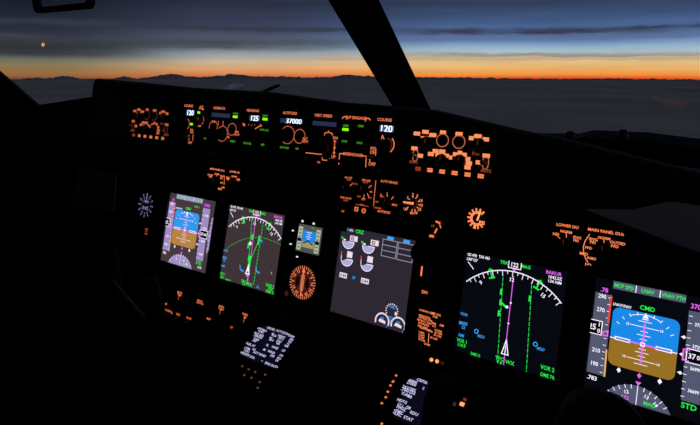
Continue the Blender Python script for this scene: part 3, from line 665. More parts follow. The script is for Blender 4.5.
def window(name_pts, digits, lit, dx=0, dh=.0085, part=None):
    (xa, ya), (xb, yb) = name_pts
    w_, h_ = abs(xb-xa), abs(ya-yb); cx, cy = (xa+xb)/2, (ya+yb)/2
    o = G().frame(cx, cy, w_+.004, h_+.004, .002, .003, .005, BEZEL).box(cx, cy, w_, h_, .003, .0036, lit).build('display_window', t)
    if digits: G().text(digits, cx+dx, cy, dh, .004, LCD_WHITE, wide=1.0).build('digits', o)
window(((-0.2224,0.0272), (-0.1977,0.0173)), '120', LCD_LIT, 0, .0098)
window(((-0.1526,0.0256), (-0.1037,0.0183)), None, LCD_BACK)
window(((-0.0570,0.0258), (-0.0317,0.0168)), '125', LCD_LIT, 0, .0095)
window(((0.0135,0.0249), (0.0625,0.0176)), '37000', LCD_BACK, .005, .0098)
window(((0.0818,0.0244), (0.1295,0.0175)), None, LCD_BACK)
window(((0.2073,0.0254), (0.2323,0.0165)), '120', LCD_LIT, 0, .0108)
for p, txt, on in (((-0.1828,0.0262), 'ARM', True), ((-0.1994,0.0037), 'MA', True), ((-0.0876,0.0235), 'VNAV', True), ((-0.1585,-0.0225), 'N1', False), ((-0.0872,-0.0221), 'SPEED', False), ((-0.0170,0.0234), 'LNAV', True), ((-0.0162,0.0027), 'VOR LOC', False),
                   ((-0.0517,-0.0227), 'HDG SEL', False), ((-0.0161,-0.0222), 'APP', False), ((0.0321,-0.0229), 'ALT HLD', False), ((0.0590,-0.0224), 'V/S', False), ((0.1495,0.0172), 'CMD', True), ((0.1767,0.0215), 'CMD', False), ((0.1501,-0.0034), 'CWS', False), ((0.1773,-0.0037), 'CWS', False)):
    small = txt in ('ARM', 'MA')
    push(t, p[0], p[1], txt, on, .0085 if small else .0135, .007 if small else .0125, leg=not small)
for p, r in (((-0.2208,0.0005), .0085), ((-0.1203,-0.0107), .0115), ((-0.0971,-0.0013), .0085), ((-0.1452,0.0001), .0085), ((-0.0473,-0.0046), .0105), ((0.0321,-0.0019), .0125), ((0.0577,-0.0022), .0093), ((0.2221,-0.0020), .0105)):
    knob(t, p[0], p[1], r*.86, .006)
for p in ((-0.2021,-0.0235), (-0.1817,0.0100), (0.2012,-0.0232)): toggle(t, p[0], p[1])
x, y = (0.1181,-0.0157); o = G().lathe(0, 0, [(.006, -.005), (.007, -.003), (.007, .003), (.006, .005)], KNOB, 32, .04).build('thumbwheel', t)
o.location = (x, y, .0101); o.rotation_euler = (0, R(90), 0)
o = G().box(0, 0, .05, .005, .003, .007, BUTTON, 0, .001).build('disengage_bar', t); o.location = (.145, -.0345, 0)

def efis(u, v, label, leg, dim, ring):
    t = unit('radio_map_control', MCP, u, v, label, 'panel', 'control panels at the ends of the glareshield', .0)
    g = G().box(0, .0055, .130, .067, 0, .003, PANEL, 0, .001)
    for x in (-.060, .060):
        for y in (-.024, .034): g.lathe(x, y, [(.0025, .003), (.002, .0038)], KNOB, 10)
    g.build('face_plate', t)
    g = G()
    for s_, p, h in (('RADIO', (-0.0504,0.0273), .0044), ('MINS', (-0.0375,0.0306), .0044), ('BARO', (-0.0254,0.0271), .0044), ('FPV', (-0.0107,0.0317), .0044), ('MTRS', (0.0132,0.0312), .0046), ('IN', (0.0311,0.0270), .0044), ('BARO', (0.0402,0.0303), .0048), ('HPA', (0.0514,0.0270), .0046),
                     ('VOR1', (-0.0519,0.0062), .0042), ('OFF', (-0.0417,-0.0032), .0046), ('APP', (-0.0255,0.0007), .0042), ('VOR', (-0.0188,0.0054), .0044), ('MAP', (-0.0087,0.0057), .0046), ('PLN', (-0.0026,0.0006), .0044), ('5', (0.0045,-0.0014), .006), ('10', (0.0106,0.0036), .0058), ('20', (0.0171,0.0063), .0056),
                     ('40', (0.0240,0.0042), .0052), ('80', (0.0297,-0.0010), .0052), ('160', (0.0315,-0.0065), .0048), ('320', (0.0303,-0.0121), .0048), ('CTR', (-0.0139,0.0004), .003), ('TFC', (0.0211,-0.0031), .0042), ('VOR2', (0.0544,0.0057), .0048), ('OFF', (0.0453,-0.0040), .0048)):
        w_ = min(.0098, .0022*len(s_)+.0022); g.box(p[0], p[1], w_, .0054, .0032, .00335, dim); g.text(s_, p[0], p[1], .0034, .0037, leg, wide=min(1, w_/(.0026*len(s_)))); g.build('legend', t); g = G()
    stroke(t, [(-0.0426,0.0230), (-0.0309,0.0239)], .0022, LZ, leg)
    for s_, p in (('ADF1', (-0.0514,-0.0128)), ('ADF2', (0.0560,-0.0138)), ('STD', (0.0398,0.0072))): legend(t, s_, p[0], p[1], .0044, LZ, AMBER_DIM)
    for p in ((-0.0101,0.0209), (0.0140,0.0207)): G().arc(p[0], p[1], .0088, 0, 360, .0013, LZ, ring, 36).build('knob_ring', t)
    for p in ((-0.0492,-0.0033), (0.0545,-0.0036)): G().line([(p[0]+.0042*math.cos(R(q*30)), p[1]+.0088*math.sin(R(q*30))) for q in range(12)], .0012, LZ, ring, True).build('switch_guide', t)
    for p, r in (((-0.0338,0.0145), .0105), ((0.0426,0.0179), .0105), ((-0.0084,-0.0060), .0088), ((0.0184,-0.0044), .0088)): knob(t, p[0], p[1], r, .008, 90)
    for p in ((-0.0101,0.0209), (0.0140,0.0207)): G().lathe(p[0], p[1], [(.0072, .003), (.0072, .006), (.006, .0075)], BUTTON, 24).build('pushbutton', t)
    for p in ((-0.0492,-0.0033), (0.0545,-0.0036)): toggle(t, p[0], p[1])
    for k, s_ in enumerate(('WXR', 'STA', 'WPT', 'ARPT', 'DATA', 'POS', 'TERR')):
        x, y = -.0595+k*.01845, -.0215
        b = G().box(x, y, .0125, .0095, .003, .0065, BUTTON, 0, .001).build('pushbutton', t)
        first = k == 0 or k == 1
        G().box(x, y, .0082, .0052, .0065, .0067, (AMBER_DIM if first else leg) if k else BUTTON).text(s_, x, y, .003, .0069, AMBER_DIM if not first else KNOB).build('legend', b)
    return t
AM_BG = emit('amber_glow_left', (215, 105, 66), .5); AM_BG2 = emit('amber_glow_right', (255, 150, 98), 1.0)
AM_L = emit('amber_left', (240, 125, 82), .95)
efis(-.3904, .255, 'faint amber-lettered control panel at the far left end under the glareshield', AM_L, AM_BG, emit('amber_ring_left', (200, 95, 60), .22))
efis(0.2600, 0.2550, 'bright amber-lettered control panel at the right end, beside digits 120', AMBER, AM_BG2, emit('amber_ring_right', (235, 130, 92), .62))

# ------------------------------------------------------------------ control display units
def cdu(u, label, sw=.090):
    t = unit('keypad_display', CDU, u, 0, label, 'screen', 'keypad screens on the forward pedestal', .0005)
    g = G().box(.004, -.070, .147, .222, 0, .006, BEZEL, 0, .002); g.build('housing', t)
    G().box((sw-.090)/2, 0, sw, .080, .006, .0068, CDU_BACK).build('screen', t)
    return t
CZ = .0072
t = cdu(-.183, 'left keypad screen, full page of violet-white text, near the middle of photo')
g = G()
for s_, p, h in (('CRUISE', (-0.0208,0.0367), .0062), ('ACT ECON', (0.0114,0.0375), .0062), ('OPT/MAX', (-0.0390,0.0282), .0056), ('FL401', (-0.0378,0.0231), .0062), ('TGT SPD', (-0.0386,0.0155), .0064), ('.785/263', (-0.0370,0.0109), .0064), ('TURB', (-0.0361,0.0039), .0055), ('.760', (-0.0383,-0.0003), .0062),
                 ('FUEL AT', (-0.0397,-0.0114), .0062), ('LTFM', (-0.0413,-0.0212), .0058), ('4.8', (-0.0249,-0.0181), .0058), ('<LRC', (-0.0383,-0.0264), .0058), ('<INDEX', (-0.0373,-0.0333), .0066), ('ACT WIND', (-0.0051,-0.0229), .0062), ('RTA', (-0.0154,-0.0345), .0062),
                 ('41', (-0.0082,0.0273), .0062), ('0/26', (-0.0021,0.0249), .006), ('N1', (-0.0056,0.0175), .006), ('86.4', (-0.0011,0.0139), .006), ('VERIFY', (0.0159,0.0280), .006), ('-56°C', (0.0176,0.0232), .006), ('STEP', (0.0176,0.0161), .0058), ('ISA', (0.0195,0.0115), .0058),
                 ('FL', (-0.0012,0.0003), .006), ('1042Z', (0.0190,0.0013), .0062), ('86', (-0.0013,-0.0107), .0062), ('WIND', (0.0174,-0.0104), .0062), ('240', (0.0256,-0.0166), .0062), ('/27', (0.0415,0.0014), .006),
                 ('37000', (0.0369,0.0358), .0058), ('.783', (0.0412,0.0292), .0058), ('ISA', (0.0427,0.0236), .0056), ('+4', (0.0413,0.0179), .0056), ('NM', (0.0410,0.0126), .0056), ('134', (0.0440,-0.0096), .0058), ('18.6', (0.0433,-0.0164), .0058), ('LB', (0.0421,-0.0220), .0056), ('ENG OUT>', (0.0373,-0.0347), .0062), ('--', (0.0108,-0.0340), .0062)):
    g.text(s_, p[0], p[1], h*.82, CZ, CDU_TEXT, wide=.98)
g.build('page_text', t)
kg = [(-0.0216,-0.0595), (-0.0030,-0.0604), (0.0148,-0.0601), (-0.0032,-0.0739), (0.0156,-0.0734), (0.0388,-0.0747), (0.0396,-0.0576), (0.0430,-0.0859)]
def keys(t, lit, marks):
    for r in range(6):
        for x in (-.060, .068):
            b = G().box(x, .028-r*.0118, .010, .006, .006, .009, BUTTON, 0, .0008).build('line_key', t)
    for r in range(6):
        for c in range(7):
            G().box(-.050+c*.018, -.060-r*.0185, .0125, .0105, .006, .009, BUTTON, 0, .001).build('key', t)
    g = G()
    for p in marks: g.box(p[0], p[1], .0042, .0036, .0091, .0094, lit)
    g.build('key_legend', t)
keys(t, emit('key_amber_faint', (150, 92, 72), .5), kg)
t = cdu(.183, 'right keypad screen, partly hidden text page with orange keys along its left edge', .080)
g = G()
for s_, p, h in (('CRP26', (-0.0256,0.0378), .0066), ('2', (-0.0174,0.0263), .0060), ('40800', (-0.0413,0.0314), .0062), ('37000', (-0.0415,0.0265), .0066), ('263/785', (-0.0417,0.0167), .0072), ('.760/255', (-0.0408,0.0118), .0072), ('TURB', (-0.0423,0.0042), .0062), ('4.8', (-0.0341,0.0034), .0064),
                 ('HDTG', (-0.0430,-0.0089), .0062), ('57.1', (-0.0426,-0.0168), .0062), ('/28', (-0.0273,-0.0156), .0062), ('1042Z', (-0.0380,-0.0208), .0066), ('<FMC', (-0.0401,-0.0283), .0066), ('<LRC', (-0.0403,-0.0329), .0064), ('RDU', (-0.0132,-0.0213), .0066), ('STAT', (-0.0187,-0.0331), .0068)):
    g.text(s_, p[0], p[1], h*.82, CZ, CDU_TEXT, wide=1.0)
g.build('page_text', t)
keys(t, emit('key_amber', (240, 128, 80), .95), [(-0.0747,0.0305), (-0.0744,0.0183), (-0.0746,0.0172), (-0.0753,0.0092), (-0.0744,-0.0032), (-0.0730,-0.0139), (-0.0744,-0.0262), (-0.0568,-0.0587)])
for p, w_, h_, m_ in (((0.0568,0.0228), .0075, .006, AMBER_HOT), ((0.0581,0.0322), .0055, .004, emit('lamp_dim2', (150, 66, 36), .6)), ((0.0449,0.0183), .004, .006, emit('lamp_grey', (70, 74, 80), .45))):
    G().box(p[0], p[1], w_, h_, .006, .0085, m_, 0, .0008).build('status_lamp', t)

LIP_LIGHT = surf('lip_painted_light', (.72, .74, .78), .3, spec=.5)  # pale colour stands in for window light falling on the dark hood
# ------------------------------------------------------------------ panels and glareshield
t = unit('instrument_panel', MAIN, 0, 0, 'wide dark instrument panel carrying all the screens and gauges', 'panel')
def pslab(x0, x1, y0, y1, th=.03): return G().box((x0+x1)/2, (y0+y1)/2, x1-x0, y1-y0, -th, 0, PANEL)
pslab(-.205, .205, -.178, .20).build('centre_section', t)
pslab(-.93, -.206, -.178, .20).build('left_section', t)
pslab(.206, .93, -.178, .20).build('right_section', t)
pslab(-.93, -.264, -.56, -.179).build('lower_left_section', t)
pslab(.264, .93, -.56, -.179).build('lower_right_section', t)
t = unit('forward_pedestal', CDU, 0, 0, 'dark sloping console that carries both keypad screens', 'console')
G().box(0, -.095, .524, .215, -.03, 0, PANEL, 0, .002).build('console_body', t)

ST = [(-.80, .352, .19), (-.70, .351, .19), (-.612, .349, .19), (-.607, .349, .19), (-.45, .344, .193), (-.294, .337, .195), (-.09, .335, .195), (-.02, .330, .195), (.071, .323, .195), (.126, .322, .195), (.226, .319, .2), (.262, .3135, .205), (.301, .307, .209), (.36, .298, .209), (.414, .291, .207), (.449, .285, .203), (.493, .277, .195), (.563, .265, .178), (.70, .246, .150), (.85, .226, .12), (.98, .21, .10)]
t = unit('glareshield', MCP, 0, .26, 'black padded glareshield hood along the windshield base above the panels', 'hood')
def VB(u):
    P = [(-.7, .214), (-.25, .218), (.0, .221), (.23, .2225), (.36, .2225), (.414, .215), (.449, .206), (.493, .195), (.563, .178), (.70, .150), (.85, .12), (.98, .10)]
    for (a, p), (b, q) in zip(P, P[1:]):
        if u <= b: return p+(q-p)*(u-a)/(b-a)
    return P[-1][1]
vs = []; fs = []; sts = ST[3:]
for u, vt, vb in sts:
    vb = max(vb, VB(u))
    vt -= .26; vb -= .26
    yb = .19-.3*abs(u)-.05
    far = MCP.pt(u, .26, 0); n = 10
    ring = [(vb, -.12), (vb-.002, -.006), (vb+.003, -.001), (vb+.012, -.0008), (vt-.016, -.0008), (vt-.006, -.003), (vt-.0015, -.008), (vt, -.015), (vt-.004, -.045)]
    vs += [(u, a, b) for a, b in ring]
    w_ = Vector((u, yb, .232))-MCP.pt(u, .26, 0)
    c, s = math.cos(MCP.t), math.sin(MCP.t)
    vs.append((u, w_.y*s+w_.z*c, -w_.y*c+w_.z*s))
N = 10
for k in range(len(sts)-1):
    for i in range(N): j = (i+1) % N; fs.append((k*N+i, (k+1)*N+i, (k+1)*N+j, k*N+j))
fs += [tuple(range(N)), tuple(reversed([(len(sts)-1)*N+i for i in range(N)]))]
o = G().add(vs, fs, VINYL, True).build('padded_hood', t)
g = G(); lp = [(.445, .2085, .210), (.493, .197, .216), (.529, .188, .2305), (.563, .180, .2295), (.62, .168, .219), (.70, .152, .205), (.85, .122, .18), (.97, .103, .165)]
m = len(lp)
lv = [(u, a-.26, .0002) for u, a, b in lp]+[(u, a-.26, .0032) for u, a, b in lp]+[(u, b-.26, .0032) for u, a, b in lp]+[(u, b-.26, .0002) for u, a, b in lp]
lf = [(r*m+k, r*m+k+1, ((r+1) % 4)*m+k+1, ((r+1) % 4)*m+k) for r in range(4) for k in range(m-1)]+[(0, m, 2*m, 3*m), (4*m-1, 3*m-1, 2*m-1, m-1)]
o2 = g.add(lv, lf, LIP_LIGHT).build('painted_light_lip', t); o2['label'] = 'smooth lip at the right end, pale grey painted in for window light'
try:
    o.data.set_sharp_from_angle(angle=R(50))
except Exception: pass

# ------------------------------------------------------------------ windshield, window frames
def struct(o): o['kind'] = 'structure'; return o
BASE = Vector((0, .19, .265)); POST = Vector((0, -.2125, .2075))
def wp(side, a, s): return BASE+Vector((side*a, -.3*a, 0))+POST*s
PN = {}
def prism(name, front, off, mat, kind=True):
    n = len(front); off = Vector(off)
    vs = [tuple(v) for v in front]+[tuple(Vector(v)+off) for v in front]
    fs = [tuple(range(n)), tuple(reversed(range(n, 2*n)))]+[(i, n+i, n+(i+1) % n, (i+1) % n) for i in range(n)]
    o = G().add(vs, fs, mat).build(name)
    return struct(o) if kind else o
GL = glass('window_glass', (.985, .99, .99), .03)
for side, nm in ((-1, 'window_1'), (1, 'window_2')):
    nn = Vector((-side*.3, 1, 1)).normalized()
    prism(nm, [wp(side, .03, -.12), wp(side, .995, -.12), wp(side, .995, 1.62), wp(side, .03, 1.62)], Vector((side*.29, .95, .97)).normalized()*.0025, GL)
# centre post: wide face towards the cockpit, tapering as the photo's silhouette
pa, pb, pc, pd = Vector((0.0000, -0.0937, 0.4731)), Vector((-0.0000, 0.0653, 0.4818)), Vector((0.0000, 0.1138, 0.2787)), Vector((0.0000, 0.2820, 0.2558))
def face_to(px, yref): return px
A0, A1 = Vector((-0.0454, 0.1899, 0.2651)), Vector((0.0457, 0.1924, 0.2627)); B0, B1 = Vector((-0.0486, -0.0296, 0.4794)), Vector((0.0559, -0.0238, 0.4738))
ex = lambda p, q, k: p+(q-p)*k
front = [ex(B0, A0, 1.35), ex(B1, A1, 1.35), ex(A1, B1, 1.9), ex(A0, B0, 1.9)]
prism('trim_1', front, (-0.0251, 0.0432, -0.0013), TRIM)
# sills
def sill(name, pts, depth, mat=TRIM):
    vs = []; fs = []
    for x, y, z, *dd in pts:
        depth = dd[0] if dd else .10
        vs += [(x, y, z), (x, y+.07, z+.002), (x, y+.07, z-depth), (x, y+.004, z-depth), (x, y-.003, z-.004)]
    m = len(pts)
    for k in range(m-1):
        for i in range(5): j = (i+1) % 5; fs.append((k*5+i, k*5+j, (k+1)*5+j, (k+1)*5+i))
    fs += [(4, 3, 2, 1, 0), tuple((m-1)*5+i for i in range(5))]
    return struct(G().add(vs, fs, mat).build(name))
sill('trim_2', [(-1.05, -.115, .248, 1.15), (-.986, -.093, .256, 1.15), (-.795, -.061, .281, 1.15), (-.79, -.060, .2815), (-.6, .005, .283), (-.3, .10, .27), (0, .185, .24)], 1.1)
s3 = sill('trim_3', [(0, .186, .23), (.2, .14, .22), (.349, .115, .234), (.373, .104, .243), (.462, .07, .25), (.542, .048, .248), (.75, -.02, .25), (.79, -.033, .25), (.795, -.034, .25, 1.15), (1.05, -.11, .25, 1.15)], 1.1)
for p, r in ((Vector((0.3630, 0.0536, 0.2524)), .0085), (Vector((0.4464, 0.0144, 0.2662)), .0075)):
    o = G().lathe(0, 0, [(r*1.1, -.018), (r, -.004), (r*.9, .003), (r*.5, .006)], KNOB, 16).build('latch_knob'); o.location = p; 
    M_ = Matrix.Translation(p); o.matrix_world = M_; o.parent = s3
# left corner post leaning outwards, right one mirrored (beyond the frame)
for side, nm in ((-1, 'trim_4'), (1, 'trim_5')):
    p0 = Vector((side*.990, -.075, .235)); p1 = Vector((side*.972, -.195, .359)); d = (p1-p0)
    prism(nm, [p0, p0+d*3.2, p0+d*3.2+Vector((side*.14, .0, -.02)), p0+Vector((side*.14, .0, -.06))], (side*.043, .025, 0), TRIM)
# header over the windshield
for side, nm in ((-1, 'trim_6'), (1, 'trim_7')):
    prism(nm, [wp(side, 0, 1.5), wp(side, 1.05, 1.5), wp(side, 1.05, 1.9), wp(side, 0, 1.9)], (0, .05, .05), TRIM)
# shell
def slab3(name, lo, hi, mat=WALL):
    x0, y0, z0 = lo; x1, y1, z1 = hi
    vs = [(x, y, z) for z in (z0, z1) for y in (y0, y1) for x in (x0, x1)]
    fs = [(0, 2, 3, 1), (4, 5, 7, 6), (0, 1, 5, 4), (2, 6, 7, 3), (0, 4, 6, 2), (1, 3, 7, 5)]
    return struct(G().add(vs, fs, mat).build(name))
def ring_wall(name, x0, x1, outer, hole, mat=WALL):
    # wall slab with one opening; outer and hole are four (y, z) corners in the same order
    vs = []
    for x in (x0, x1): vs += [(x, y, z) for y, z in outer]+[(x, y, z) for y, z in hole]
    fs = []
    for k in range(4):
        j = (k+1) % 4
        fs += [(k, j, 4+j, 4+k), (8+k, 12+k, 12+j, 8+j), (k, 8+k, 8+j, j), (4+k, 4+j, 12+j, 12+k)]
    return struct(G().add(vs, fs, mat).build(name))
slab3('wall_front', (-1.06, .26, -.95), (1.06, .29, .215))
slab3('floor', (-1.12, -2.2, -1.0), (1.12, .30, -.95))
slab3('ceiling', (-1.12, -2.2, .66), (1.12, -.16, .71))
slab3('wall_back', (-1.12, -2.25, -.95), (1.12, -2.2, .66))
OUT = [(.28, -.95), (-2.2, -.95), (-2.2, .66), (-.42, .66)]
ring_wall('wall_left', -1.12, -1.06, OUT, [(-.12, .22), (-1.6, .22), (-1.6, .58), (-.50, .58)])
ring_wall('wall_right', 1.06, 1.12, OUT, [(-.12, .22), (-1.6, .22), (-1.6, .58), (-.50, .58)])
for nm, x in (('window_3', -1.095), ('window_4', 1.085)):
    prism(nm, [(x, -.12, .22), (x, -1.6, .22), (x, -1.6, .58), (x, -.50, .58)], (.01, 0, 0), GL)

# window light at the right end of the hood is painted by its pale lip
# ------------------------------------------------------------------ sun visor, yokes, cable
t = empty('sun_visor', (-0.3421, -0.3500, 0.4975), 'black rounded visor frame hanging at the top left corner of windshield', 'visor')
def rrect(x0, x1, z0, z1, r, n=6):
    P = []
    for cx, cz, a0 in ((x1-r, z1-r, 0), (x0+r, z1-r, 90), (x0+r, z0+r, 180), (x1-r, z0+r, 270)):
        P += [(cx+r*math.cos(R(a0+k*90/n)), cz+r*math.sin(R(a0+k*90/n))) for k in range(n+1)]
    return P
vx0, vz0 = -0.4407, 0.4619; vx1, vzz = -0.2673, 0.4564
vz1 = vz0+.085; L = t.location
o_ = rrect(vx0, vx1, vz0, vz1, .013); i_ = rrect(vx0+.0125, vx1-.0095, vz0+.0095, vz1-.008, .007)
n = len(o_)
vs = [(x-L.x, d, z-L.z) for d in (0, .009) for x, z in o_]+[(x-L.x, d, z-L.z) for d in (0, .009) for x, z in i_]
fs = []
for k in range(n):
    j = (k+1) % n
    fs += [(k, j, 2*n+j, 2*n+k), (n+k, 3*n+k, 3*n+j, n+j), (k, n+k, n+j, j), (2*n+k, 2*n+j, 3*n+j, 3*n+k)]
G().add(vs, fs, RUBBER).build('frame', t)
G().add([(x-L.x, .003, z-L.z) for x, z in i_]+[(x-L.x, .006, z-L.z) for x, z in i_], [tuple(range(n)), tuple(reversed(range(n, 2*n)))], glass('visor_tint', (.88, .88, .9), .02)).build('pane', t)
tube('hanger_arm', [(0, .005, vz1-L.z-.004), (0, .0, vz1-L.z+.05), (0, -.03, .66-L.z)], .005, KNOB, t)

def yoke(cx, label, sheet):
    t = empty('control_yoke', (cx, -.27, -.80), label, 'control yoke', 'control yokes')
    B = t.location
    q = lambda x, y, z: (x, y-B.y, z-B.z)
    tube('column', [q(0, -.27, -.80), q(0, -.262, -.45), q(0, -.25, -.20), q(0, -.24, -.08)], [.034, .030, .027, .026], YOKE, t)
    # hub
    vs = []; fs = []; pr = rrect(-.042, .051, -.128, .002, .04, 6); n = len(pr)
    lay = [(-.215, .86), (-.222, .98), (-.232, 1), (-.262, 1), (-.270, .97), (-.276, .86)]
    zc = -.048
    for y, k in lay: vs += [q(x*k, y, zc+(z-zc)*k) for x, z in pr]
    for a in range(len(lay)-1):
        for k in range(n): j = (k+1) % n; fs.append((a*n+k, (a+1)*n+k, (a+1)*n+j, a*n+j))
    fs += [tuple(reversed(range(n))), tuple((len(lay)-1)*n+k for k in range(n))]
    G().add(vs, [f[::-1] for f in fs], YOKE, True).build('hub', t)
    for s in (-1, 1):
        h = tube('grip', [q(s*.045, -.25, -.085), q(s*.10, -.25, -.115), q(s*.165, -.25, -.150), q(s*.200, -.25, -.130), q(s*.198, -.25, -.085), q(s*.189, -.25, -.052), q(s*.185, -.248, -.036)], [.018, .0165, .018, .0185, .0190, .0185, .0145], YOKE, t, 8)
        b = G().lathe(0, 0, [(.006, 0), (.006, .004), (.0045, .005)], RUBBER, 14).build('thumb_switch', h); b.location = q(s*.187, -.268, -.050); b.rotation_euler = (R(90), 0, 0)
    if sheet:
        vs = [q(x, y, z) for x, y, z in sheet]; vs += [(a, b+.003, c) for a, b, c in vs]
        o = G().add(vs, [(3, 2, 1, 0), (4, 5, 6, 7), (0, 1, 5, 4), (1, 2, 6, 5), (2, 3, 7, 6), (3, 0, 4, 7)], PAPER).build('chart_clip', t); o['label'] = 'dim grey card clipped upright'
    return t
yoke(-.52, 'far control yoke at left with a dim grey card clipped upright', [(x+.52, -.252, z) for x, z in ((-0.5749, 0.0702), (-0.4251, 0.0822), (-0.4020, 0.1616), (-0.5375, 0.1609))])
yoke(.478, 'near black control yoke at bottom right, hiding corners of two screens', None)

t = empty('coiled_cable', (-0.4930, -0.0933, -0.3288), 'thin grey cable drooping across the dark lower left panel', 'cable')
B = t.location
pts = [Vector(p)-B for p in ((-0.5243, -0.0918, -0.3235), (-0.4930, -0.0933, -0.3288), (-0.4609, -0.0924, -0.3256), (-0.4310, -0.0897, -0.3162), (-0.4029, -0.0900, -0.3173), (-0.3887, -0.0908, -0.3198), (-0.3553, -0.0905, -0.3191), (-0.3303, -0.0891, -0.3140))]
tube('cord', [tuple(p+Vector((0, -.008, .003))) for p in pts], .0028, CABLE, t)
pts = [Vector(p)-B for p in ((-0.4029, -0.0900, -0.3173), (-0.3764, -0.0892, -0.3142), (-0.3454, -0.0864, -0.3044), (-0.3174, -0.0850, -0.2996), (-0.2894, -0.0846, -0.2980))]
tube('cord', [tuple(p+Vector((0, -.008, .004))) for p in pts], .0018, CABLE, t)
t = empty('windshield_wiper', (-0.2691, 0.0193, 0.3040), 'short dark wiper arm sticking up behind the glareshield, left of centre', 'wiper')
B = t.location
tube('arm', [tuple(Vector(p)-B) for p in ((-0.2855, 0.0143, 0.2953), (-0.2645, 0.0206, 0.3049), (-0.2461, 0.0262, 0.3127), (-0.2291, 0.0313, 0.3191))], [.0022, .0036, .0038, .0026], RUBBER, t)
tube('blade', [tuple(Vector(p)-B+Vector((0, .004, 0))) for p in ((-0.2669, 0.0199, 0.3030), (-0.2314, 0.0306, 0.3180))], [.0018, .0012], RUBBER, t)

# small map light on the left sidewall, mirrored as a spark in the left pane
t = empty('map_light', (-1.059, -.2855, .1065), 'small warm map light on the left sidewall, a spark in the window', 'lamp')
G().lathe(0, 0, [(.016, 0), (.016, .004), (.012, .008), (.008, .009)], KNOB, 20).build('housing', t).rotation_euler = (0, R(90), 0)
G().lathe(0, 0, [(.0042, .009), (.004, .011), (.002, .013)], emit('map_light_bulb', (255, 170, 110), 22, True), 16).build('bulb', t).rotation_euler = (0, R(90), 0)

# ------------------------------------------------------------------ the world outside
NUP = Vector((-.01038, .04975, 1)).normalized()
rot = Vector((0, 0, 1)).rotation_difference(NUP).to_matrix().to_4x4()
H = 90.; RAD = H/.0104
def cmat(name, c0, c1, sc):
    m = surf(name, c0, .95, spec=0); nt = m.node_tree; b = nt.nodes['Principled BSDF']
    tc = nt.nodes.new('ShaderNodeTexCoord'); mp = nt.nodes.new('ShaderNodeMapping'); n = nt.nodes.new('ShaderNodeTexNoise'); cr = nt.nodes.new('ShaderNodeValToRGB')
    mp.inputs['Scale'].default_value = sc; n.inputs['Scale'].default_value = 1; n.inputs['Detail'].default_value = 5; n.inputs['Roughness'].default_value = .55
    cr.color_ramp.elements[0].position = .32; cr.color_ramp.elements[1].position = .7; cr.color_ramp.elements[0].color = c0+(1,); cr.color_ramp.elements[1].color = c1+(1,)
    nt.links.new(tc.outputs['Object'], mp.inputs[0]); nt.links.new(mp.outputs[0], n.inputs['Vector']); nt.links.new(n.outputs['Fac'], cr.inputs['Fac']); nt.links.new(cr.outputs['Color'], b.inputs['Base Color'])
    return m
CLOUD = cmat('cloud_deck_vapour', (.56, .47, .37), (.82, .69, .55), (.0016, .0016, .0016))
CUMUL = cmat('cumulus_vapour', (.42, .39, .36), (.55, .50, .46), (.004, .004, .004))
vs = []; fs = []; NA = 220; radii = [0]+[60*1.128**k for k in range(100) if 60*1.128**k < RAD*.995]+[RAD]
from mathutils import noise
for k, r in enumerate(radii):
    for a in range(NA):
        th = 2*PI*a/NA; x, y = r*math.sin(th), r*math.cos(th)
        z = 0 if r < 300 else 5*noise.noise((x/520, y/520, 0))*min(1, r/2500)
        vs.append((x, y, -H+z))
for k in range(len(radii)-1):
    for a in range(NA): b = (a+1) % NA; fs.append((k*NA+a, k*NA+b, (k+1)*NA+b, (k+1)*NA+a))
o = G().add(vs, fs, CLOUD, True).build('cloud_deck'); o.matrix_world = Matrix.Translation(CAM0 := Vector((0.5841, -0.8652, 0.3979))) @ rot; struct(o)
# cumulus heads standing on the far edge of the deck
SKYL = [(-1.1586, -0.0408), (-1.1435, -0.0423), (-1.1371, -0.0418), (-1.1225, -0.0395), (-1.1080, -0.0394), (-1.0988, -0.0413), (-1.0907, -0.0409), (-1.0795, -0.0382), (-1.0685, -0.0387), (-1.0616, -0.0402), (-1.0494, -0.0449), (-1.0091, -0.0461), (-0.9879, -0.0421), (-0.9702, -0.0464), (-0.9486, -0.0448), (-0.9329, -0.0429), (-0.9202, -0.0408), (-0.9076, -0.0412), (-0.8888, -0.0460), (-0.8694, -0.0474), (-0.8465, -0.0468), (-0.8231, -0.0444), (-0.8064, -0.0442), (-0.7914, -0.0477), (-0.7661, -0.0494), (-0.7266, -0.0507), (-0.6833, -0.0531), (-0.6483, -0.0532), (-0.6254, -0.0498), (-0.6096, -0.0498), (-0.5920, -0.0525), (-0.5516, -0.0541), (-0.5165, -0.0554), (-0.4903, -0.0561), (-0.4556, -0.0565), (-0.4041, -0.0576), (-0.3370, -0.0593), (-0.2881, -0.0597), (-0.2329, -0.0599), (-0.1681, -0.0589), (-0.1362, -0.0595), (-0.0674, -0.0592), (-0.0285, -0.0589)]
D = RAD*.96
vs = []; fs = []; col5 = 0
a_ = SKYL[0][0]; k = 0
while a_ < SKYL[-1][0]:
    while SKYL[k+1][0] < a_: k += 1
    (p0, q0), (p1, q1) = SKYL[k], SKYL[k+1]
    f = (a_-p0)/(p1-p0); el = q0+(q1-q0)*f
    el += .0018*noise.noise((a_*80, 3, 0))+.0011*noise.noise((a_*230, 7, 0))
    for dd, up in ((D-420, -.030), (D-330, -.0125), (D-160, -.0035), (D, 0), (D+150, -.004), (D+300, -.03)):
        d = dd+60*noise.noise((a_*60, dd*.01, 5))
        e = el+up+(.0012*noise.noise((a_*120, dd*.02, 9)) if up else 0)
        vs.append((d*math.sin(a_), d*math.cos(a_), d*math.tan(e)))
    col5 += 1; a_ += .0016
fs = [(c*6+r, (c+1)*6+r, (c+1)*6+r+1, c*6+r+1) for c in range(col5-1) for r in range(5)]
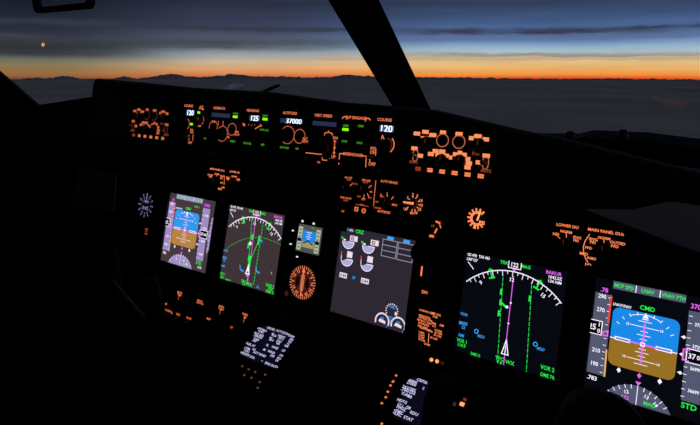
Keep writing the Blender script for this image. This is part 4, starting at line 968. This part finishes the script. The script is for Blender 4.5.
me = bpy.data.meshes.new('cumulus_heads'); me.from_pydata(vs, [], fs); me.update()
for p in me.polygons: p.use_smooth = True
me.materials.append(CUMUL)
o = bpy.data.objects.new('cumulus_heads', me); COL.objects.link(o); o.location = CAM0
tag(o, 'low dark cumulus heads standing along the sunset horizon', 'clouds', None, 'stuff')

# ------------------------------------------------------------------ sky
W = bpy.data.worlds.new('dusk_sky'); SC.world = W; W.use_nodes = True
nt = W.node_tree; nt.nodes.clear(); L_ = nt.links.new
N_ = lambda t, **k: nt.nodes.new(t)
out = N_('ShaderNodeOutputWorld'); bg = N_('ShaderNodeBackground'); tc = N_('ShaderNodeTexCoord'); L_(bg.outputs[0], out.inputs[0])
def vmath(op, a, b=None):
    n = N_('ShaderNodeVectorMath'); n.operation = op
    L_(a, n.inputs[0])
    if b is not None: n.inputs[1].default_value = b
    return n
def math_(op, a, b=None, clamp=False):
    n = N_('ShaderNodeMath'); n.operation = op; n.use_clamp = clamp
    for i, x in enumerate((a, b)):
        if x is None: continue
        if isinstance(x, (int, float)): n.inputs[i].default_value = x
        else: L_(x, n.inputs[i])
    return n.outputs[0]
def smooth(x, lo, hi):
    n = N_('ShaderNodeMapRange'); n.interpolation_type = 'SMOOTHSTEP'; n.inputs['From Min'].default_value = lo; n.inputs['From Max'].default_value = hi; L_(x, n.inputs['Value']); return n.outputs['Result']
dirv = vmath('NORMALIZE', tc.outputs['Generated'])
hh = math_('ADD', vmath('DOT_PRODUCT', dirv.outputs[0], tuple(NUP)).outputs['Value'], .0104)
sx = N_('ShaderNodeSeparateXYZ'); L_(dirv.outputs[0], sx.inputs[0])
az = math_('ARCTAN2', sx.outputs['X'], sx.outputs['Y'])
# long thin streaks: azimuth stretched against height
cb = N_('ShaderNodeCombineXYZ'); L_(math_('MULTIPLY', az, 5.0), cb.inputs[0]); L_(math_('MULTIPLY', hh, 75.0), cb.inputs[1])
n1 = N_('ShaderNodeTexNoise'); n1.inputs['Scale'].default_value = 1; n1.inputs['Detail'].default_value = 4; L_(cb.outputs[0], n1.inputs['Vector'])
cb2 = N_('ShaderNodeCombineXYZ'); L_(math_('MULTIPLY', az, 3.0), cb2.inputs[0]); L_(math_('MULTIPLY', hh, 18.0), cb2.inputs[1]); cb2.inputs[2].default_value = 4
n2 = N_('ShaderNodeTexNoise'); n2.inputs['Scale'].default_value = 1; n2.inputs['Detail'].default_value = 2; L_(cb2.outputs[0], n2.inputs['Vector'])
cb3 = N_('ShaderNodeCombineXYZ'); L_(math_('MULTIPLY', az, 26.0), cb3.inputs[0]); L_(math_('MULTIPLY', hh, 90.0), cb3.inputs[1]); cb3.inputs[2].default_value = 9
n3 = N_('ShaderNodeTexNoise'); n3.inputs['Scale'].default_value = 1; n3.inputs['Detail'].default_value = 5; L_(cb3.outputs[0], n3.inputs['Vector'])
hw = math_('ADD', hh, math_('MULTIPLY', math_('SUBTRACT', n2.outputs['Fac'], .5), .008))
hb = math_('ADD', hw, math_('MULTIPLY', math_('SUBTRACT', n3.outputs['Fac'], .5), .011))
fac = math_('DIVIDE', math_('ADD', hw, .01), .16, True)
def ramp(stops):
    n = N_('ShaderNodeValToRGB'); e = n.color_ramp.elements
    for i, (px, c) in enumerate(stops):
        p = .0625+.0100*px
        q = e[i] if i < 2 else e.new(p)
        q.position = p; q.color = lin(c)+(1,)
    L_(fac, n.inputs['Fac']); return n.outputs['Color']
rR = ramp([(-1, (120, 45, 34)), (1.5, (222, 85, 38)), (5, (243, 146, 62)), (11, (238, 178, 104)), (18, (224, 190, 132)), (24, (188, 178, 158)), (29, (168, 189, 198)), (34, (142, 173, 201)), (41, (97, 127, 173)), (54, (76, 102, 148)), (64, (63, 84, 123)), (79, (49, 62, 88))])
rM = ramp([(-1, (130, 62, 42)), (2, (206, 108, 66)), (6, (222, 138, 84)), (12, (224, 170, 120)), (18, (203, 180, 150)), (24, (165, 166, 163)), (29, (130, 142, 154)), (36, (92, 100, 112)), (45, (80, 86, 104)), (55, (60, 66, 88)), (64, (54, 60, 82)), (79, (43, 48, 66))])
rL = ramp([(-1, (90, 62, 48)), (2, (148, 95, 60)), (6, (153, 110, 68)), (12, (140, 119, 84)), (19, (112, 112, 98)), (24, (66, 70, 73)), (30, (49, 55, 61)), (40, (42, 50, 62)), (60, (32, 39, 53)), (79, (22, 28, 38))])
def mix(f, a, b):
    n = N_('ShaderNodeMix'); n.data_type = 'RGBA'; L_(f, n.inputs['Factor'])
    for s_, x in ((6, a), (7, b)):
        if isinstance(x, tuple): n.inputs[s_].default_value = lin(x)+(1,)
        else: L_(x, n.inputs[s_])
    return n.outputs[2]
col = mix(smooth(az, -1.10, -.80), rL, rM)
col = mix(smooth(az, -.80, -.38), col, rR)
streak = smooth(n1.outputs['Fac'], .30, .58)
def band(h0, w, amt, color, a0=None, a1=None):
    global col
    d = math_('DIVIDE', math_('SUBTRACT', hb, h0), w)
    f = math_('POWER', 2.718, math_('MULTIPLY', math_('POWER', math_('ABSOLUTE', d), 3.0), -1.0))
    f = math_('MULTIPLY', math_('MULTIPLY', f, amt), math_('ADD', math_('MULTIPLY', streak, .75), .25))
    if a0 is not None: f = math_('MULTIPLY', f, smooth(az, a0, a1))
    col = mix(f, col, color)
band(.0800, .0058, 1.0, (52, 54, 74), -.60, -.40)
band(.0405, .0035, .65, (132, 118, 116), -.60, -.40)
band(.0590, .0095, .92, (68, 71, 82), -.50, -.72)
band(.0850, .0050, .85, (52, 55, 70), -.45, -.62)
band(.0700, .0060, .5, (86, 96, 128), -.60, -.40)
band(.0330, .0022, .45, (196, 128, 100), -.78, -.62)
band(.0480, .0135, .92, (47, 50, 54), -.90, -1.06)
mott = math_('ADD', math_('MULTIPLY', n1.outputs['Fac'], .40), .88)
mm = N_('ShaderNodeMix'); mm.data_type = 'RGBA'; mm.blend_type = 'MULTIPLY'; mm.inputs['Factor'].default_value = 1; L_(col, mm.inputs[6]); L_(mott, mm.inputs[7]); col = mm.outputs[2]
col = mix(smooth(hh, .13, .75), col, (50, 56, 72))
# sky behind the aircraft is already night
back = smooth(sx.outputs['Y'], -.80, -1.0)
col = mix(back, col, (34, 38, 50))
col = mix(smooth(hh, -.004, -.02), col, (30, 30, 32))
L_(col, bg.inputs['Color']); bg.inputs['Strength'].default_value = 1

# ------------------------------------------------------------------ camera
cam = bpy.data.cameras.new('camera'); co = bpy.data.objects.new('camera', cam); COL.objects.link(co)
cam.sensor_fit = 'HORIZONTAL'; cam.sensor_width = 36; cam.lens = 29.0167
cam.shift_x = -0.01951; cam.shift_y = -0.08722; cam.clip_start = .02; cam.clip_end = 40000
co.matrix_world = Matrix([[0.831815, -0.088231, 0.547996, 0.584114], [0.554785, 0.162858, -0.815899, -0.86524], [-0.017258, 0.982697, 0.184416, 0.397874], [0, 0, 0, 1]])
SC.camera = co
SC.view_settings.view_transform = 'Standard'; SC.view_settings.look = 'None'; SC.view_settings.exposure = 0; SC.view_settings.gamma = 1; SC.view_settings.use_curve_mapping = False
